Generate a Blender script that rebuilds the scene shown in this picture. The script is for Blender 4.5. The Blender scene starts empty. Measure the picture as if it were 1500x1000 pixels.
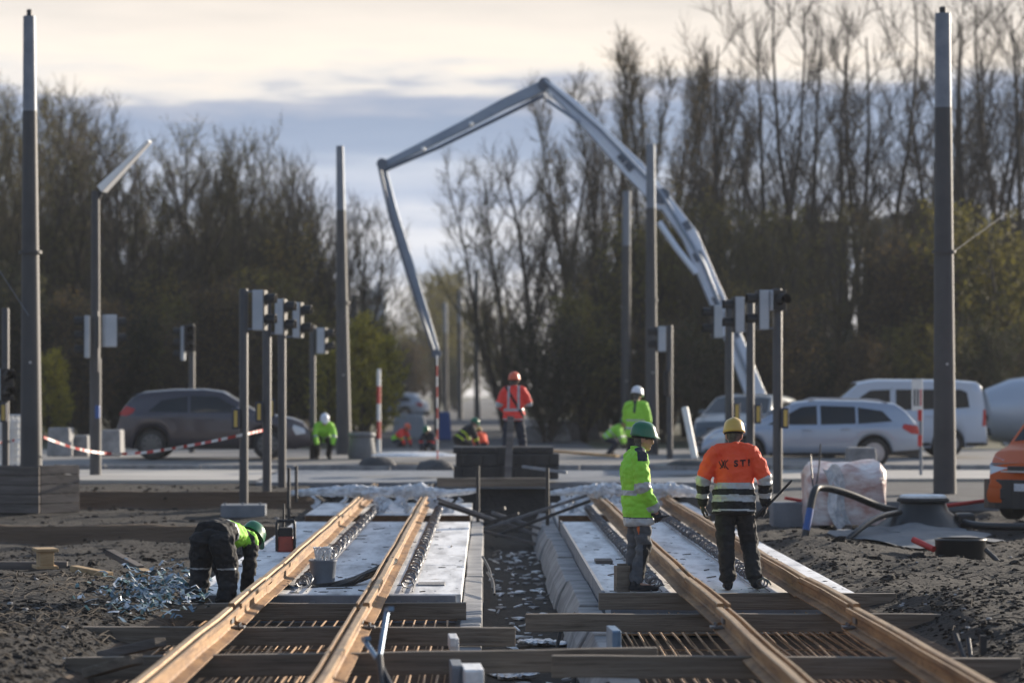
import bpy, bmesh, math, random
from mathutils import Vector, Matrix, noise
from mathutils.bvhtree import BVHTree
R = math.radians
sc = bpy.context.scene
COL = sc.collection
# camera geometry of the photograph (100 mm lens, tracks run along +Y)
F, VX, HY, ZC = 4166.7, 711.0, 577.0, 1.98
def at(px, py, Y):
    return Vector(((px-VX)*Y/F, Y, ZC-(py-HY)*Y/F))
def X(px, Y): return (px-VX)*Y/F
def Z(py, Y): return ZC-(py-HY)*Y/F

# ------------------------------------------------------------------ materials
MATS = {}
def mat(name, col, rough=.6, metal=0., col2=None, scale=6., stretch=(1,1,1), bump=0., bscale=None,
        detail=5., lo=.35, hi=.65, coat=0., spec=.5, emit=0.):
    if name in MATS: return MATS[name]
    m = bpy.data.materials.new(name); m.use_nodes = True
    nt = m.node_tree; N = nt.nodes; L = nt.links
    b = N['Principled BSDF']
    b.inputs['Base Color'].default_value = (*col, 1)
    b.inputs['Roughness'].default_value = rough
    b.inputs['Metallic'].default_value = metal
    b.inputs['Coat Weight'].default_value = coat
    b.inputs['Specular IOR Level'].default_value = spec
    if emit:
        b.inputs['Emission Color'].default_value = (*col, 1); b.inputs['Emission Strength'].default_value = emit
    if col2 or bump:
        tc = N.new('ShaderNodeTexCoord'); mp = N.new('ShaderNodeMapping')
        mp.inputs['Scale'].default_value = stretch
        L.new(tc.outputs['Object'], mp.inputs['Vector'])
        if col2:
            nz = N.new('ShaderNodeTexNoise'); nz.inputs['Scale'].default_value = scale
            nz.inputs['Detail'].default_value = detail; nz.inputs['Roughness'].default_value = .62
            L.new(mp.outputs[0], nz.inputs['Vector'])
            rp = N.new('ShaderNodeValToRGB')
            rp.color_ramp.elements[0].position = lo; rp.color_ramp.elements[1].position = hi
            rp.color_ramp.elements[0].color = (*col, 1); rp.color_ramp.elements[1].color = (*col2, 1)
            L.new(nz.outputs['Fac'], rp.inputs['Fac']); L.new(rp.outputs['Color'], b.inputs['Base Color'])
        if bump:
            n2 = N.new('ShaderNodeTexNoise'); n2.inputs['Scale'].default_value = bscale or scale*3
            n2.inputs['Detail'].default_value = 4
            L.new(mp.outputs[0], n2.inputs['Vector'])
            bp = N.new('ShaderNodeBump'); bp.inputs['Strength'].default_value = bump; bp.inputs['Distance'].default_value = .06 if name in ('soil','clay') else .02
            L.new(n2.outputs['Fac'], bp.inputs['Height']); L.new(bp.outputs[0], b.inputs['Normal'])
    if name.startswith('leaf'):
        tr=N.new('ShaderNodeBsdfTranslucent'); ms_=N.new('ShaderNodeMixShader'); ms_.inputs[0].default_value=.4
        if col2: L.new(rp.outputs['Color'],tr.inputs['Color'])
        L.new(b.outputs[0],ms_.inputs[1]); L.new(tr.outputs[0],ms_.inputs[2]); L.new(ms_.outputs[0],N['Material Output'].inputs['Surface'])
    MATS[name] = m
    return m
M = {}
M['soil'] = mat('soil', (.007,.006,.0052), .95, 0, (.023,.0185,.0155), 5., bump=1., bscale=16, detail=9)
M['clay'] = mat('clay', (.055,.034,.020), .95, 0, (.10,.062,.036), 1.2, stretch=(.35,1,3), bump=.8, bscale=10)
M['asphalt'] = mat('asphalt', (.045,.048,.053), .9, 0, (.085,.088,.093), 1.1, bump=.3, bscale=60)
M['road'] = mat('road', (.13,.128,.125), .85, 0, (.23,.222,.215), .7, stretch=(.25,1,1), bump=.2, bscale=50)
M['paving'] = mat('paving', (.34,.325,.30), .85, 0, (.46,.44,.41), .9, stretch=(.4,1,1), bump=.2, bscale=30)
M['grass'] = mat('verge', (.035,.045,.018), .95, 0, (.07,.065,.03), .5, bump=.6, bscale=8)
M['slab'] = mat('slab', (.36,.365,.375), .7, 0, (.82,.83,.84), 3.2, stretch=(1,.16,1), bump=.25, bscale=14, detail=13, lo=.30, hi=.56)
def streaks(m,stretch,scale,dark,lo,hi):
    N_=m.node_tree.nodes;L_=m.node_tree.links;b_=N_['Principled BSDF'];src=b_.inputs['Base Color'].links[0].from_socket
    tc_=N_.new('ShaderNodeTexCoord');mp_=N_.new('ShaderNodeMapping');mp_.inputs['Scale'].default_value=stretch;L_.new(tc_.outputs['Object'],mp_.inputs['Vector'])
    n_=N_.new('ShaderNodeTexNoise');n_.inputs['Scale'].default_value=scale;n_.inputs['Detail'].default_value=8;n_.inputs['Roughness'].default_value=.7;L_.new(mp_.outputs[0],n_.inputs['Vector'])
    r_=N_.new('ShaderNodeValToRGB');r_.color_ramp.elements[0].position=lo;r_.color_ramp.elements[1].position=hi
    r_.color_ramp.elements[0].color=(*dark,1);r_.color_ramp.elements[1].color=(1,1,1,1);L_.new(n_.outputs['Fac'],r_.inputs['Fac'])
    x_=N_.new('ShaderNodeMix');x_.data_type='RGBA';x_.blend_type='MULTIPLY';x_.inputs[0].default_value=1.
    L_.new(src,x_.inputs[6]);L_.new(r_.outputs['Color'],x_.inputs[7]);L_.new(x_.outputs[2],b_.inputs['Base Color'])
M['concrete'] = mat('concrete', (.17,.172,.18), .85, 0, (.33,.33,.335), 3., bump=.4, bscale=22, detail=8)
M['bluecon'] = mat('bluecon', (.14,.16,.19), .8, 0, (.22,.24,.27), 2.5, bump=.2, bscale=20)
M['rust'] = mat('rust', (.15,.075,.03), .65, .1, (.40,.235,.105), 5., stretch=(1,.18,1.6), bump=.25, bscale=30, detail=8)
M['railhead'] = mat('railhead', (.40,.25,.12), .42, .35, (.52,.36,.20), 3., stretch=(1,.2,1), bump=.15, bscale=30)
M['rustdark'] = mat('rustdark', (.085,.048,.024), .8, .2, (.16,.09,.045), 9., bump=.2)
M['timber'] = mat('timber', (.115,.095,.075), .85, 0, (.21,.175,.14), 2.2, stretch=(.4,4,9), bump=.5, bscale=8, detail=7)
streaks(M['slab'],(.9,.55,1),5.,(.42,.40,.38),.30,.46)
streaks(M['rust'],(2,.5,3),7.,(.35,.30,.27),.30,.50)
streaks(M['railhead'],(2,.35,2),6.,(.45,.38,.33),.32,.50)
streaks(M['timber'],(.5,2,8),4.,(.45,.43,.41),.30,.48)
streaks(M['soil'],(1,.7,1),1.1,(.45,.42,.40),.36,.58)
M['wood'] = mat('wood', (.34,.22,.11), .75, 0, (.47,.33,.18), 2.5, stretch=(.5,4,6), bump=.3, bscale=10)
M['oldwood'] = mat('oldwood', (.085,.075,.07), .9, 0, (.17,.15,.14), 1.6, stretch=(.5,1,7), bump=.6, bscale=7)
M['polelow'] = mat('polelow', (.052,.053,.058), .6, .1, (.070,.071,.076), 1.5, bump=.05)
M['galv'] = mat('galv', (.15,.175,.215), .5, .3, (.20,.225,.265), 4., bump=.03)
M['steel'] = mat('steel', (.10,.105,.115), .5, .6, (.18,.185,.2), 6.)
M['darksteel'] = mat('darksteel', (.028,.030,.034), .55, .4, (.05,.052,.056), 4., bump=.1)
M['black'] = mat('black', (.012,.012,.013), .55)
M['blackgloss'] = mat('blackgloss', (.012,.013,.016), .35)
M['rubber'] = mat('rubber', (.018,.018,.019), .8, 0, (.03,.03,.03), 8.)
M['siggrey'] = mat('siggrey', (.38,.42,.47), .5, 0, (.46,.49,.53), 3.)
M['yellow'] = mat('yellow', (.60,.42,.10), .5)
M['navybox'] = mat('navybox', (.02,.028,.06), .45)
M['white'] = mat('white', (.78,.78,.77), .5, 0, (.70,.70,.69), 4.)
M['red'] = mat('red', (.50,.035,.03), .5)
M['blue'] = mat('blue', (.03,.09,.30), .5)
M['bluetool'] = mat('bluetool', (.09,.16,.26), .45, .3, (.16,.25,.36), 5.)
M['film'] = mat('film', (.42,.45,.50), .22, 0, (.78,.80,.83), 9., bump=1., bscale=16, spec=.7)
M['pinkfilm'] = mat('pinkfilm', (.44,.25,.22), .3, 0, (.70,.66,.66), 3., bump=.8, bscale=9, stretch=(1,1,2))
M['glass'] = mat('glass', (.006,.008,.011), .08, 0, spec=.45)
M['tyre'] = mat('tyre', (.016,.016,.017), .85, 0, (.03,.03,.03), 12.)
M['alloy'] = mat('alloy', (.42,.43,.45), .35, .7)
M['darkalloy'] = mat('darkalloy', (.12,.125,.13), .4, .6)
M['lampred'] = mat('lampred', (.42,.02,.015), .18)
M['lampclear'] = mat('lampclear', (.55,.58,.62), .12, .3)
M['plastic'] = mat('plastic', (.03,.03,.032), .6)
M['plate'] = mat('plate', (.62,.64,.68), .45, 0, (.45,.47,.52), 25.)
M['boom'] = mat('boom', (.60,.70,.86), .4, 0, (.72,.79,.90), 1.4)
M['boomgrey'] = mat('boomgrey', (.20,.26,.35), .45, .1, (.27,.33,.42), 2.)
M['boomdark'] = mat('boomdark', (.10,.13,.18), .5, .2)
M['bark'] = mat('bark', (.035,.029,.024), .95, 0, (.07,.058,.047), 3.)
M['twig'] = mat('twig', (.040,.032,.026), .9, 0, (.075,.060,.046), .5)
M['twigolive'] = mat('twigolive', (.048,.041,.022), .9, 0, (.09,.074,.037), .5)
M['leafolive'] = mat('leafolive', (.085,.085,.022), .8, 0, (.22,.19,.05), .45)
M['leafyellow'] = mat('leafyellow', (.24,.22,.03), .8, 0, (.46,.40,.055), .6)
M['leafbrown'] = mat('leafbrown', (.085,.062,.030), .85, 0, (.19,.135,.055), .5)
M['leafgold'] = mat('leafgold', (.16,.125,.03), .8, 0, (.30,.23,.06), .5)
M['leafdark'] = mat('leafdark', (.022,.030,.015), .85, 0, (.06,.062,.03), .5)
M['facade'] = mat('facade', (.075,.062,.055), .9, 0, (.10,.085,.075), .2)
M['towerwall'] = mat('towerwall', (.36,.42,.50), .8, 0, (.42,.48,.56), .1)
M['lumin'] = mat('lumin', (.88,.88,.87), .25)
M['skin'] = mat('skin', (.40,.22,.15), .55, 0, (.46,.27,.19), 18.)
M['hair'] = mat('hair', (.06,.055,.05), .8, 0, (.12,.11,.10), 40.)
M['lime'] = mat('lime', (.27,.66,.05), .75, 0, (.33,.72,.06), 5., bump=.25, bscale=40)
M['sunlime_band'] = mat('sunlime_band', (.46,.62,.02), .7, 0, (.56,.70,.03), 6.)  # yellower lime: sun painted on one jacket front, band colour on another worker
M['orange'] = mat('orange', (.80,.075,.022), .75, 0, (.86,.095,.03), 5., bump=.25, bscale=40)
M['redvest'] = mat('redvest', (.85,.045,.035), .7, 0, (.9,.07,.05), 5.)
M['reflect'] = mat('reflect', (.36,.38,.40), .42, .1, (.44,.46,.48), 20.)
M['clothblack'] = mat('clothblack', (.008,.009,.011), .85, 0, (.015,.016,.020), 8., bump=.4, bscale=30)
M['clothgrey'] = mat('clothgrey', (.055,.062,.075), .85, 0, (.10,.108,.122), 6., bump=.35, bscale=40)
M['clothnavy'] = mat('clothnavy', (.018,.024,.042), .85, 0, (.03,.036,.055), 8.)
M['glovedark'] = mat('glovedark', (.022,.022,.025), .8, 0, (.04,.04,.042), 20.)
M['hatgreen'] = mat('hatgreen', (.008,.13,.055), .3, coat=.3)
M['hatyellow'] = mat('hatyellow', (.56,.36,.07), .35, coat=.3)
M['hatwhite'] = mat('hatwhite', (.72,.76,.82), .35)
M['hatorange'] = mat('hatorange', (.72,.13,.06), .35)
M['orangetrim'] = mat('orangetrim', (.55,.13,.03), .7)
M['machinered'] = mat('machinered', (.36,.055,.03), .45, 0, (.24,.04,.025), 8.)
M['tarp'] = mat('tarp', (.10,.11,.125), .7, 0, (.15,.16,.175), 2., bump=.5, bscale=8)
M['pipeblack'] = mat('pipeblack', (.014,.015,.017), .38)
M['bluefoil'] = mat('bluefoil', (.05,.10,.15), .4, .2, (.18,.26,.33), 8.)
M['tealfoil'] = mat('tealfoil', (.03,.09,.09), .3, .2, (.09,.18,.18), 8.)

# ------------------------------------------------------------------ mesh builder
class MB:
    def __init__(s): s.v=[]; s.f=[]; s.m=[]
    def add(s, verts, faces, m=0):
        o=len(s.v); s.v.extend(tuple(p) for p in verts)
        for f in faces: s.f.append(tuple(i+o for i in f)); s.m.append(m)
    def box(s, c, d, rz=0., m=0, top=1., rot=None):
        hx,hy,hz=d[0]/2,d[1]/2,d[2]/2
        P=[(-hx,-hy,-hz),(hx,-hy,-hz),(hx,hy,-hz),(-hx,hy,-hz),(-hx*top,-hy*top,hz),(hx*top,-hy*top,hz),(hx*top,hy*top,hz),(-hx*top,hy*top,hz)]
        mt = rot if rot else Matrix.Rotation(rz,3,'Z'); c=Vector(c)
        s.add([mt@Vector(p)+c for p in P],[(0,3,2,1),(4,5,6,7),(0,1,5,4),(1,2,6,5),(2,3,7,6),(3,0,4,7)],m)
    def bar(s,p0,p1,w,h,m=0,up=(0,0,1),w1=None,h1=None):
        p0=Vector(p0);p1=Vector(p1);t=(p1-p0).normalized();up=Vector(up)
        if abs(t.dot(up))>.98: up=Vector((0,1,0)) if abs(t.y)<.9 else Vector((1,0,0))
        r=t.cross(up).normalized();u=r.cross(t)
        w1=w if w1 is None else w1; h1=h if h1 is None else h1
        V=[]
        for p,a,b in ((p0,w/2,h/2),(p1,w1/2,h1/2)):
            V+= [p-r*a-u*b,p+r*a-u*b,p+r*a+u*b,p-r*a+u*b]
        s.add(V,[(0,3,2,1),(4,5,6,7),(0,1,5,4),(1,2,6,5),(2,3,7,6),(3,0,4,7)][::1],m)
    def rings(s,rings,m=0,cap=True,closed=False,ms=None):
        n=len(rings[0]);o=len(s.v)
        for r in rings: s.v.extend(tuple(p) for p in r)
        k=len(rings)
        for i in range(k if closed else k-1):
            a=o+i*n;b=o+((i+1)%k)*n
            for j in range(n):
                j2=(j+1)%n
                s.f.append((a+j,a+j2,b+j2,b+j)); s.m.append(m if ms is None else ms[i])
        if cap and not closed:
            s.f.append(tuple(o+j for j in range(n))[::-1]); s.m.append(m if ms is None else ms[0])
            s.f.append(tuple(o+(k-1)*n+j for j in range(n))); s.m.append(m if ms is None else ms[-1])
    def tube(s,pts,r,n=8,m=0,cap=True,ms=None):
        pts=[Vector(p) for p in pts];k=len(pts)
        rr=r if isinstance(r,(list,tuple)) else [r]*k
        ref=None;rings=[]
        for i in range(k):
            t=(pts[min(i+1,k-1)]-pts[max(i-1,0)])
            t=t.normalized() if t.length>1e-9 else Vector((0,0,1))
            if ref is None:
                ref=Vector((0,0,1)) if abs(t.z)<.9 else Vector((1,0,0))
            a=(ref-t*ref.dot(t)).normalized();ref=a;b=t.cross(a)
            rings.append([pts[i]+(a*math.cos(2*math.pi*j/n)+b*math.sin(2*math.pi*j/n))*rr[i] for j in range(n)])
        s.rings(rings,m,cap,ms=ms)
    def lathe(s,prof,loc=(0,0,0),n=20,m=0,axis='Z',sx=1.,sy=1.,ms=None,mt=None):
        loc=Vector(loc);rings=[]
        for r,z in prof:
            ring=[]
            for j in range(n):
                a=2*math.pi*j/n
                p=Vector((r*math.cos(a)*sx,r*math.sin(a)*sy,z))
                if axis=='Y': p=Vector((p.x,-p.z,p.y))
                elif axis=='X': p=Vector((p.z,p.x,p.y))
                if mt: p=mt@p
                ring.append(p+loc)
            rings.append(ring)
        s.rings(rings,m,True,ms=ms)
    def prism(s,poly,ext,m=0):
        ext=Vector(ext);n=len(poly);P=[Vector(p) for p in poly]
        s.add(P+[p+ext for p in P],[tuple(range(n))[::-1],tuple(range(n,2*n))]+[(i,(i+1)%n,n+(i+1)%n,n+i) for i in range(n)],m)
    def blob(s,c,r,seed=0,m=0,n=6,k=4,j=.25):
        rnd=random.Random(seed);c=Vector(c);r=Vector(r) if not isinstance(r,(int,float)) else Vector((r,r,r))
        V=[c+Vector((0,0,-r.z))]
        for i in range(1,k):
            ph=math.pi*i/k
            for q in range(n):
                a=2*math.pi*(q+.5*(i%2))/n;d=1+rnd.uniform(-j,j)
                V.append(c+Vector((r.x*math.sin(ph)*math.cos(a)*d,r.y*math.sin(ph)*math.sin(a)*d,-r.z*math.cos(ph)*d)))
        V.append(c+Vector((0,0,r.z)))
        Fs=[(0,1+(q+1)%n,1+q) for q in range(n)]
        for i in range(k-2):
            for q in range(n):
                a=1+i*n;b=a+n
                Fs.append((a+q,a+(q+1)%n,b+(q+1)%n,b+q))
        e=len(V)-1;a=1+(k-2)*n
        Fs+=[(a+q,a+(q+1)%n,e) for q in range(n)]
        s.add(V,Fs,m)
    def mesh(s,name):
        me=bpy.data.meshes.new(name); me.from_pydata(s.v,[],s.f); me.update()
        return me
    def build(s,name,mats,parent=None,smooth=False,bevel=0.,world=False,ang=40):
        me=s.mesh(name)
        if not isinstance(mats,(list,tuple)): mats=[mats]
        for m in mats: me.materials.append(M[m] if isinstance(m,str) else m)
        me.polygons.foreach_set('material_index',s.m)
        bm=bmesh.new();bm.from_mesh(me);bmesh.ops.recalc_face_normals(bm,faces=bm.faces);bm.to_mesh(me);bm.free()
        if smooth:
            me.polygons.foreach_set('use_smooth',[True]*len(me.polygons)); me.set_sharp_from_angle(angle=R(ang))
        return link(name,me,parent,world,bevel)
def link(name,me,parent=None,world=False,bevel=0.):
    o=bpy.data.objects.new(name,me); COL.objects.link(o)
    if parent is not None:
        o.parent=parent
        if world:
            o.matrix_parent_inverse=(Matrix.Translation(parent.location)@parent.rotation_euler.to_matrix().to_4x4()).inverted()
    if bevel:
        b=o.modifiers.new('bevel','BEVEL'); b.width=bevel; b.segments=2; b.limit_method='ANGLE'
    return o
def tag(o,label=None,cat=None,group=None,kind=None):
    if label: o['label']=label
    if cat: o['category']=cat
    if group: o['group']=group
    if kind: o['kind']=kind
    return o
def thing(name,label,cat,loc=(0,0,0),rz=0.,group=None):
    o=bpy.data.objects.new(name,None); COL.objects.link(o); o.empty_display_size=.2
    o.location=loc; o.rotation_euler=(0,0,rz)
    return tag(o,label,cat,group)
def copytree(o,loc=None,rz=None,label=None,group=None,scale=None,parent=None):
    c=o.copy(); COL.objects.link(c)
    if parent: c.parent=parent
    if loc is not None: c.location=loc
    if rz is not None: c.rotation_euler=(0,0,rz)
    if scale is not None: c.scale=scale
    if label: c['label']=label
    if group: c['group']=group
    for ch in list(o.children): copytree(ch,parent=c)
    return c
def lerp(a,b,t): return a+(b-a)*t
def interp(tab,x):
    if x<=tab[0][0]: return tab[0][1]
    for (a,va),(b,vb) in zip(tab,tab[1:]):
        if x<=b: return va+(vb-va)*(x-a)/(b-a)
    return tab[-1][1]
def sstep(a,b,x):
    t=max(0,min(1,(x-a)/(b-a))); return t*t*(3-2*t)
def bez(p0,p1,p2,p3,n=16):
    P=[Vector(p) for p in (p0,p1,p2,p3)];out=[]
    for i in range(n+1):
        t=i/n;u=1-t
        out.append(P[0]*u**3+P[1]*3*u*u*t+P[2]*3*u*t*t+P[3]*t**3)
    return out
def smoothpath(pts,n=6):
    P=[Vector(p) for p in pts];out=[]
    for i in range(len(P)-1):
        a=P[max(i-1,0)];b=P[i];c=P[i+1];d=P[min(i+2,len(P)-1)]
        for k in range(n):
            t=k/n
            out.append(.5*((2*b)+(c-a)*t+(2*a-5*b+4*c-d)*t*t+(3*b-a-3*c+d)*t**3))
    out.append(P[-1]); return out

# ------------------------------------------------------------------ camera, sky, sun
cd=bpy.data.cameras.new('Camera'); cam=bpy.data.objects.new('Camera',cd); COL.objects.link(cam)
cam.location=(0,0,ZC); cam.rotation_euler=(R(90),0,0)
cd.lens=100; cd.sensor_width=36; cd.shift_x=(750-VX)/1500; cd.shift_y=(HY-500)/1500
cd.clip_start=.5; cd.clip_end=6000
cd.dof.use_dof=True; cd.dof.focus_distance=28.6; cd.dof.aperture_fstop=1.55; cd.dof.aperture_blades=9
sc.camera=cam
SUN_AZ,SUN_EL=R(46),R(14)      # from the right and a little ahead, low
w=bpy.data.worlds.new('World'); sc.world=w; w.use_nodes=True
nt=w.node_tree;N=nt.nodes;L=nt.links
for n in list(N): N.remove(n)
out=N.new('ShaderNodeOutputWorld')
sky=N.new('ShaderNodeTexSky'); sky.sky_type='NISHITA'; sky.sun_disc=False
sky.sun_elevation=SUN_EL; sky.sun_rotation=SUN_AZ; sky.air_density=1.; sky.dust_density=1.2; sky.ozone_density=1.5
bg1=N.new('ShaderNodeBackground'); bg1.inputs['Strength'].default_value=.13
L.new(sky.outputs[0],bg1.inputs['Color'])
tc=N.new('ShaderNodeTexCoord')
sep=N.new('ShaderNodeSeparateXYZ'); L.new(tc.outputs['Generated'],sep.inputs[0])
mp=N.new('ShaderNodeMapping'); mp.inputs['Scale'].default_value=(7,7,42); mp.inputs['Location'].default_value=(3.1,.4,0)
L.new(tc.outputs['Generated'],mp.inputs['Vector'])
nz=N.new('ShaderNodeTexNoise'); nz.inputs['Scale'].default_value=1.; nz.inputs['Detail'].default_value=7; nz.inputs['Roughness'].default_value=.55
L.new(mp.outputs[0],nz.inputs['Vector'])
def math_(op,a,b,c=None):
    n=N.new('ShaderNodeMath'); n.operation=op
    for i,v in enumerate((a,b,c)):
        if v is None: continue
        if isinstance(v,(int,float)): n.inputs[i].default_value=v
        else: L.new(v,n.inputs[i])
    return n.outputs[0]
# height of the line of sight, wobbled by the cloud noise
mp2=N.new('ShaderNodeMapping'); mp2.inputs['Scale'].default_value=(26,26,190); L.new(tc.outputs['Generated'],mp2.inputs['Vector'])
nz2=N.new('ShaderNodeTexNoise'); nz2.inputs['Scale'].default_value=1.; nz2.inputs['Detail'].default_value=6; L.new(mp2.outputs[0],nz2.inputs['Vector'])
jit=math_('ADD',math_('MULTIPLY_ADD',nz.outputs['Fac'],.036,-.018),math_('MULTIPLY_ADD',nz2.outputs['Fac'],.020,-.010))
elev=math_('ADD',sep.outputs['Z'],jit)
rmp=N.new('ShaderNodeValToRGB'); cr=rmp.color_ramp
SKYTAB=[(0.0,(.70,.71,.75)),(.036,(.68,.72,.80)),(.046,(.44,.53,.71)),(.056,(.64,.70,.82)),(.066,(.37,.46,.65)),(.074,(.46,.54,.70)),(.085,(.28,.37,.55)),(.100,(.25,.335,.51)),(.1065,(.36,.42,.56)),(.110,(.66,.68,.72)),(.116,(.80,.77,.74)),(.126,(.73,.715,.71)),(.150,(.54,.55,.57)),(.25,(.46,.50,.58))]
cr.elements[0].position=0;cr.elements[0].color=(*SKYTAB[0][1],1)
cr.elements[1].position=SKYTAB[-1][0]*3;cr.elements[1].color=(*SKYTAB[-1][1],1)
for z_,c_ in SKYTAB[1:-1]:
    e=cr.elements.new(z_*3); e.color=(*c_,1)
L.new(math_('MULTIPLY',elev,3.),rmp.inputs['Fac'])
# warm side towards the sun
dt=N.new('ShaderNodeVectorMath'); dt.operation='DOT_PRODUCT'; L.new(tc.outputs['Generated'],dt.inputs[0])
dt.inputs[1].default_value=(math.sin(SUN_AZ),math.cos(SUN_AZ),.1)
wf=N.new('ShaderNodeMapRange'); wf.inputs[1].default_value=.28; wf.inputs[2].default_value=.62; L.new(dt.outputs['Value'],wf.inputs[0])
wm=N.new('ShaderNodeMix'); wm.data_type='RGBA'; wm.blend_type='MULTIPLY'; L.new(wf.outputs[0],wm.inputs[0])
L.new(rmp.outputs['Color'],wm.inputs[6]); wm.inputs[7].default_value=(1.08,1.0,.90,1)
df=N.new('ShaderNodeMapRange'); df.inputs[1].default_value=-.4; df.inputs[2].default_value=.5; df.inputs[3].default_value=.62; df.inputs[4].default_value=1.; L.new(dt.outputs['Value'],df.inputs[0])  # cloud sky dimmed away from the sun, shaped to cut ambient fill
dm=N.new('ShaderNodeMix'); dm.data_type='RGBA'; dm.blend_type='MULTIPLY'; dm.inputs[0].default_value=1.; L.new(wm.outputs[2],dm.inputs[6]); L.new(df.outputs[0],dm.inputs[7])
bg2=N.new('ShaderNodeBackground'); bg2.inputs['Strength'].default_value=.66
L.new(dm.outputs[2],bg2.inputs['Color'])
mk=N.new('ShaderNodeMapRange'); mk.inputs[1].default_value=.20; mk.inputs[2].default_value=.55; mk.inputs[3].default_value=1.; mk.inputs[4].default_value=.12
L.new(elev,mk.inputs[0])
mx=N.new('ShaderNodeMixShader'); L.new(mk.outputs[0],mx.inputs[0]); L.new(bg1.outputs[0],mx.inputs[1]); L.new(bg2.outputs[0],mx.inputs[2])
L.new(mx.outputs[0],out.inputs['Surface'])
ld=bpy.data.lights.new('Sun','SUN'); ld.energy=4.6; ld.angle=R(.6); ld.color=(1.,.87,.71)
so=bpy.data.objects.new('Sun',ld); COL.objects.link(so)
sd=Vector((math.sin(SUN_AZ)*math.cos(SUN_EL),math.cos(SUN_AZ)*math.cos(SUN_EL),math.sin(SUN_EL)))
so.rotation_euler=sd.to_track_quat('Z','Y').to_euler(); so.location=sd*200
sc.view_settings.view_transform='Standard'; sc.view_settings.look='None'; sc.view_settings.exposure=.97; sc.view_settings.gamma=1
sc.render.film_transparent=False
sc.cycles.max_bounces=6; sc.cycles.diffuse_bounces=3; sc.cycles.glossy_bounces=3; sc.cycles.transparent_max_bounces=8
# ------------------------------------------------------------------ terrain
def road_z(y): return interp([(50,.29),(54,.30),(60,.36),(66,.47),(75,.5)],y)
def fb(x,y,s,seed=0.): return noise.fractal(Vector((x*s+seed,y*s-seed,seed)),1.,2.,5)
LX0,LX1,RX0,RX1=-2.96,-.24,1.19,3.69
def gz(x,y):
    n=fb(x,y*.5,.8,3.)*.05+fb(x,y*.6,2.4,8.)*.012
    if y>54.6: return road_z(y)-.03
    if LX0+.15<x<RX1-.15:
        if y>50.5: return lerp(-.42,road_z(y)-.06,sstep(51.5,54.2,y))
        if 0<x<.9: return -.48+n*.6
        return -.42+n*.4
    edge=min(1,max(0,(LX0+.15-x)/.5) if x<0 else (x-RX1+.15)/.5)
    if x<0:
        if y>51.2: z=lerp(.22,.27,(y-51.2)/3.4)+n*.4
        elif y>50.9: z=lerp(-.12,.22,(y-50.9)/.3)
        elif y>45.2: z=-.12+.05*sstep(47,50,y)+n
        elif y>44.9: z=lerp(-.36,-.12,(y-44.9)/.3)
        else:
            z=interp([(14,.08),(22,.04),(30,-.08),(45,-.36)],y)+n*1.6
            z+=.16*math.exp(-((x+4.2)**2/.5+(y-21)**2/8))+.13*math.exp(-((x+4.6)**2/.8+(y-29)**2/6))
    else:
        if y>54: z=.29
        elif y>47.2: z=lerp(.20,.28,(y-47.2)/6.8)+n*.15
        elif y>46.6: z=lerp(-.08,.20,(y-46.6)/.6)
        else:
            z=interp([(14,.05),(30,0.),(38,-.02),(46,-.08)],y)+n*1.9
            z+=-.06*math.exp(-(((x-6.4)/1.4)**2+((y-41.)/2.2)**2))
            z+=.10*math.exp(-(((x-5.6)/.8)**2+((y-32)/1.8)**2))+.14*math.exp(-(((x-6.6)/.8)**2+((y-29)/1.6)**2))
            z+=.14*math.exp(-(((x-4.6)/.5)**2+((y-26)/2)**2))-.20*math.exp(-(((x-5.95)/.8)**2+((y-34.6)/1.1)**2))+.10*math.exp(-(((x-4.5)/.6)**2+((y-37)/1.8)**2))+.18*math.exp(-(((x-5.3)/.5)**2+((y-23)/1.6)**2))
            z+=sstep(7.2,8.2,x)*sstep(38,41,y)*.10
    return lerp(min(z,-.1),z,edge)
def axis_steps(segs):
    out=[]
    for a,b,st in segs:
        k=max(1,round((b-a)/st)); out+=[a+(b-a)*i/k for i in range(k)]
    out.append(segs[-1][1]); return out
XS=axis_steps([(-900,-120,60),(-120,-30,8),(-30,-9,1.5),(-9,-2.9,.10),(-2.9,3.6,.22),(3.6,9.6,.10),(9.6,30,1.5),(30,120,8),(120,900,60)])
YS=axis_steps([(2,14,1.5),(14,44.6,.13),(44.6,51.6,.1),(51.6,55.2,.18),(55.2,80,2.),(80,300,12),(300,1800,90)])
mb=MB()
nx=len(XS)
mb.v=[(x,y,gz(x,y)) for y in YS for x in XS]
for j in range(len(YS)-1):
    for i in range(nx-1):
        a=j*nx+i; xc=(XS[i]+XS[i+1])/2; yc=(YS[j]+YS[j+1])/2
        mb.f.append((a,a+1,a+nx+1,a+nx))
        m=0
        if yc>55: m=3
        elif xc>3.9 and yc>46.9: m=2
        elif yc<28 and (LX0<xc<LX1 or RX0<xc<RX1): m=1
        elif xc<-3 and (50.7<yc<51.4 or 44.7<yc<45.4): m=1
        mb.m.append(m)
g=mb.build('ground',['soil','clay','asphalt','grass'],smooth=True,ang=60); tag(g,kind='structure')
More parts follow.
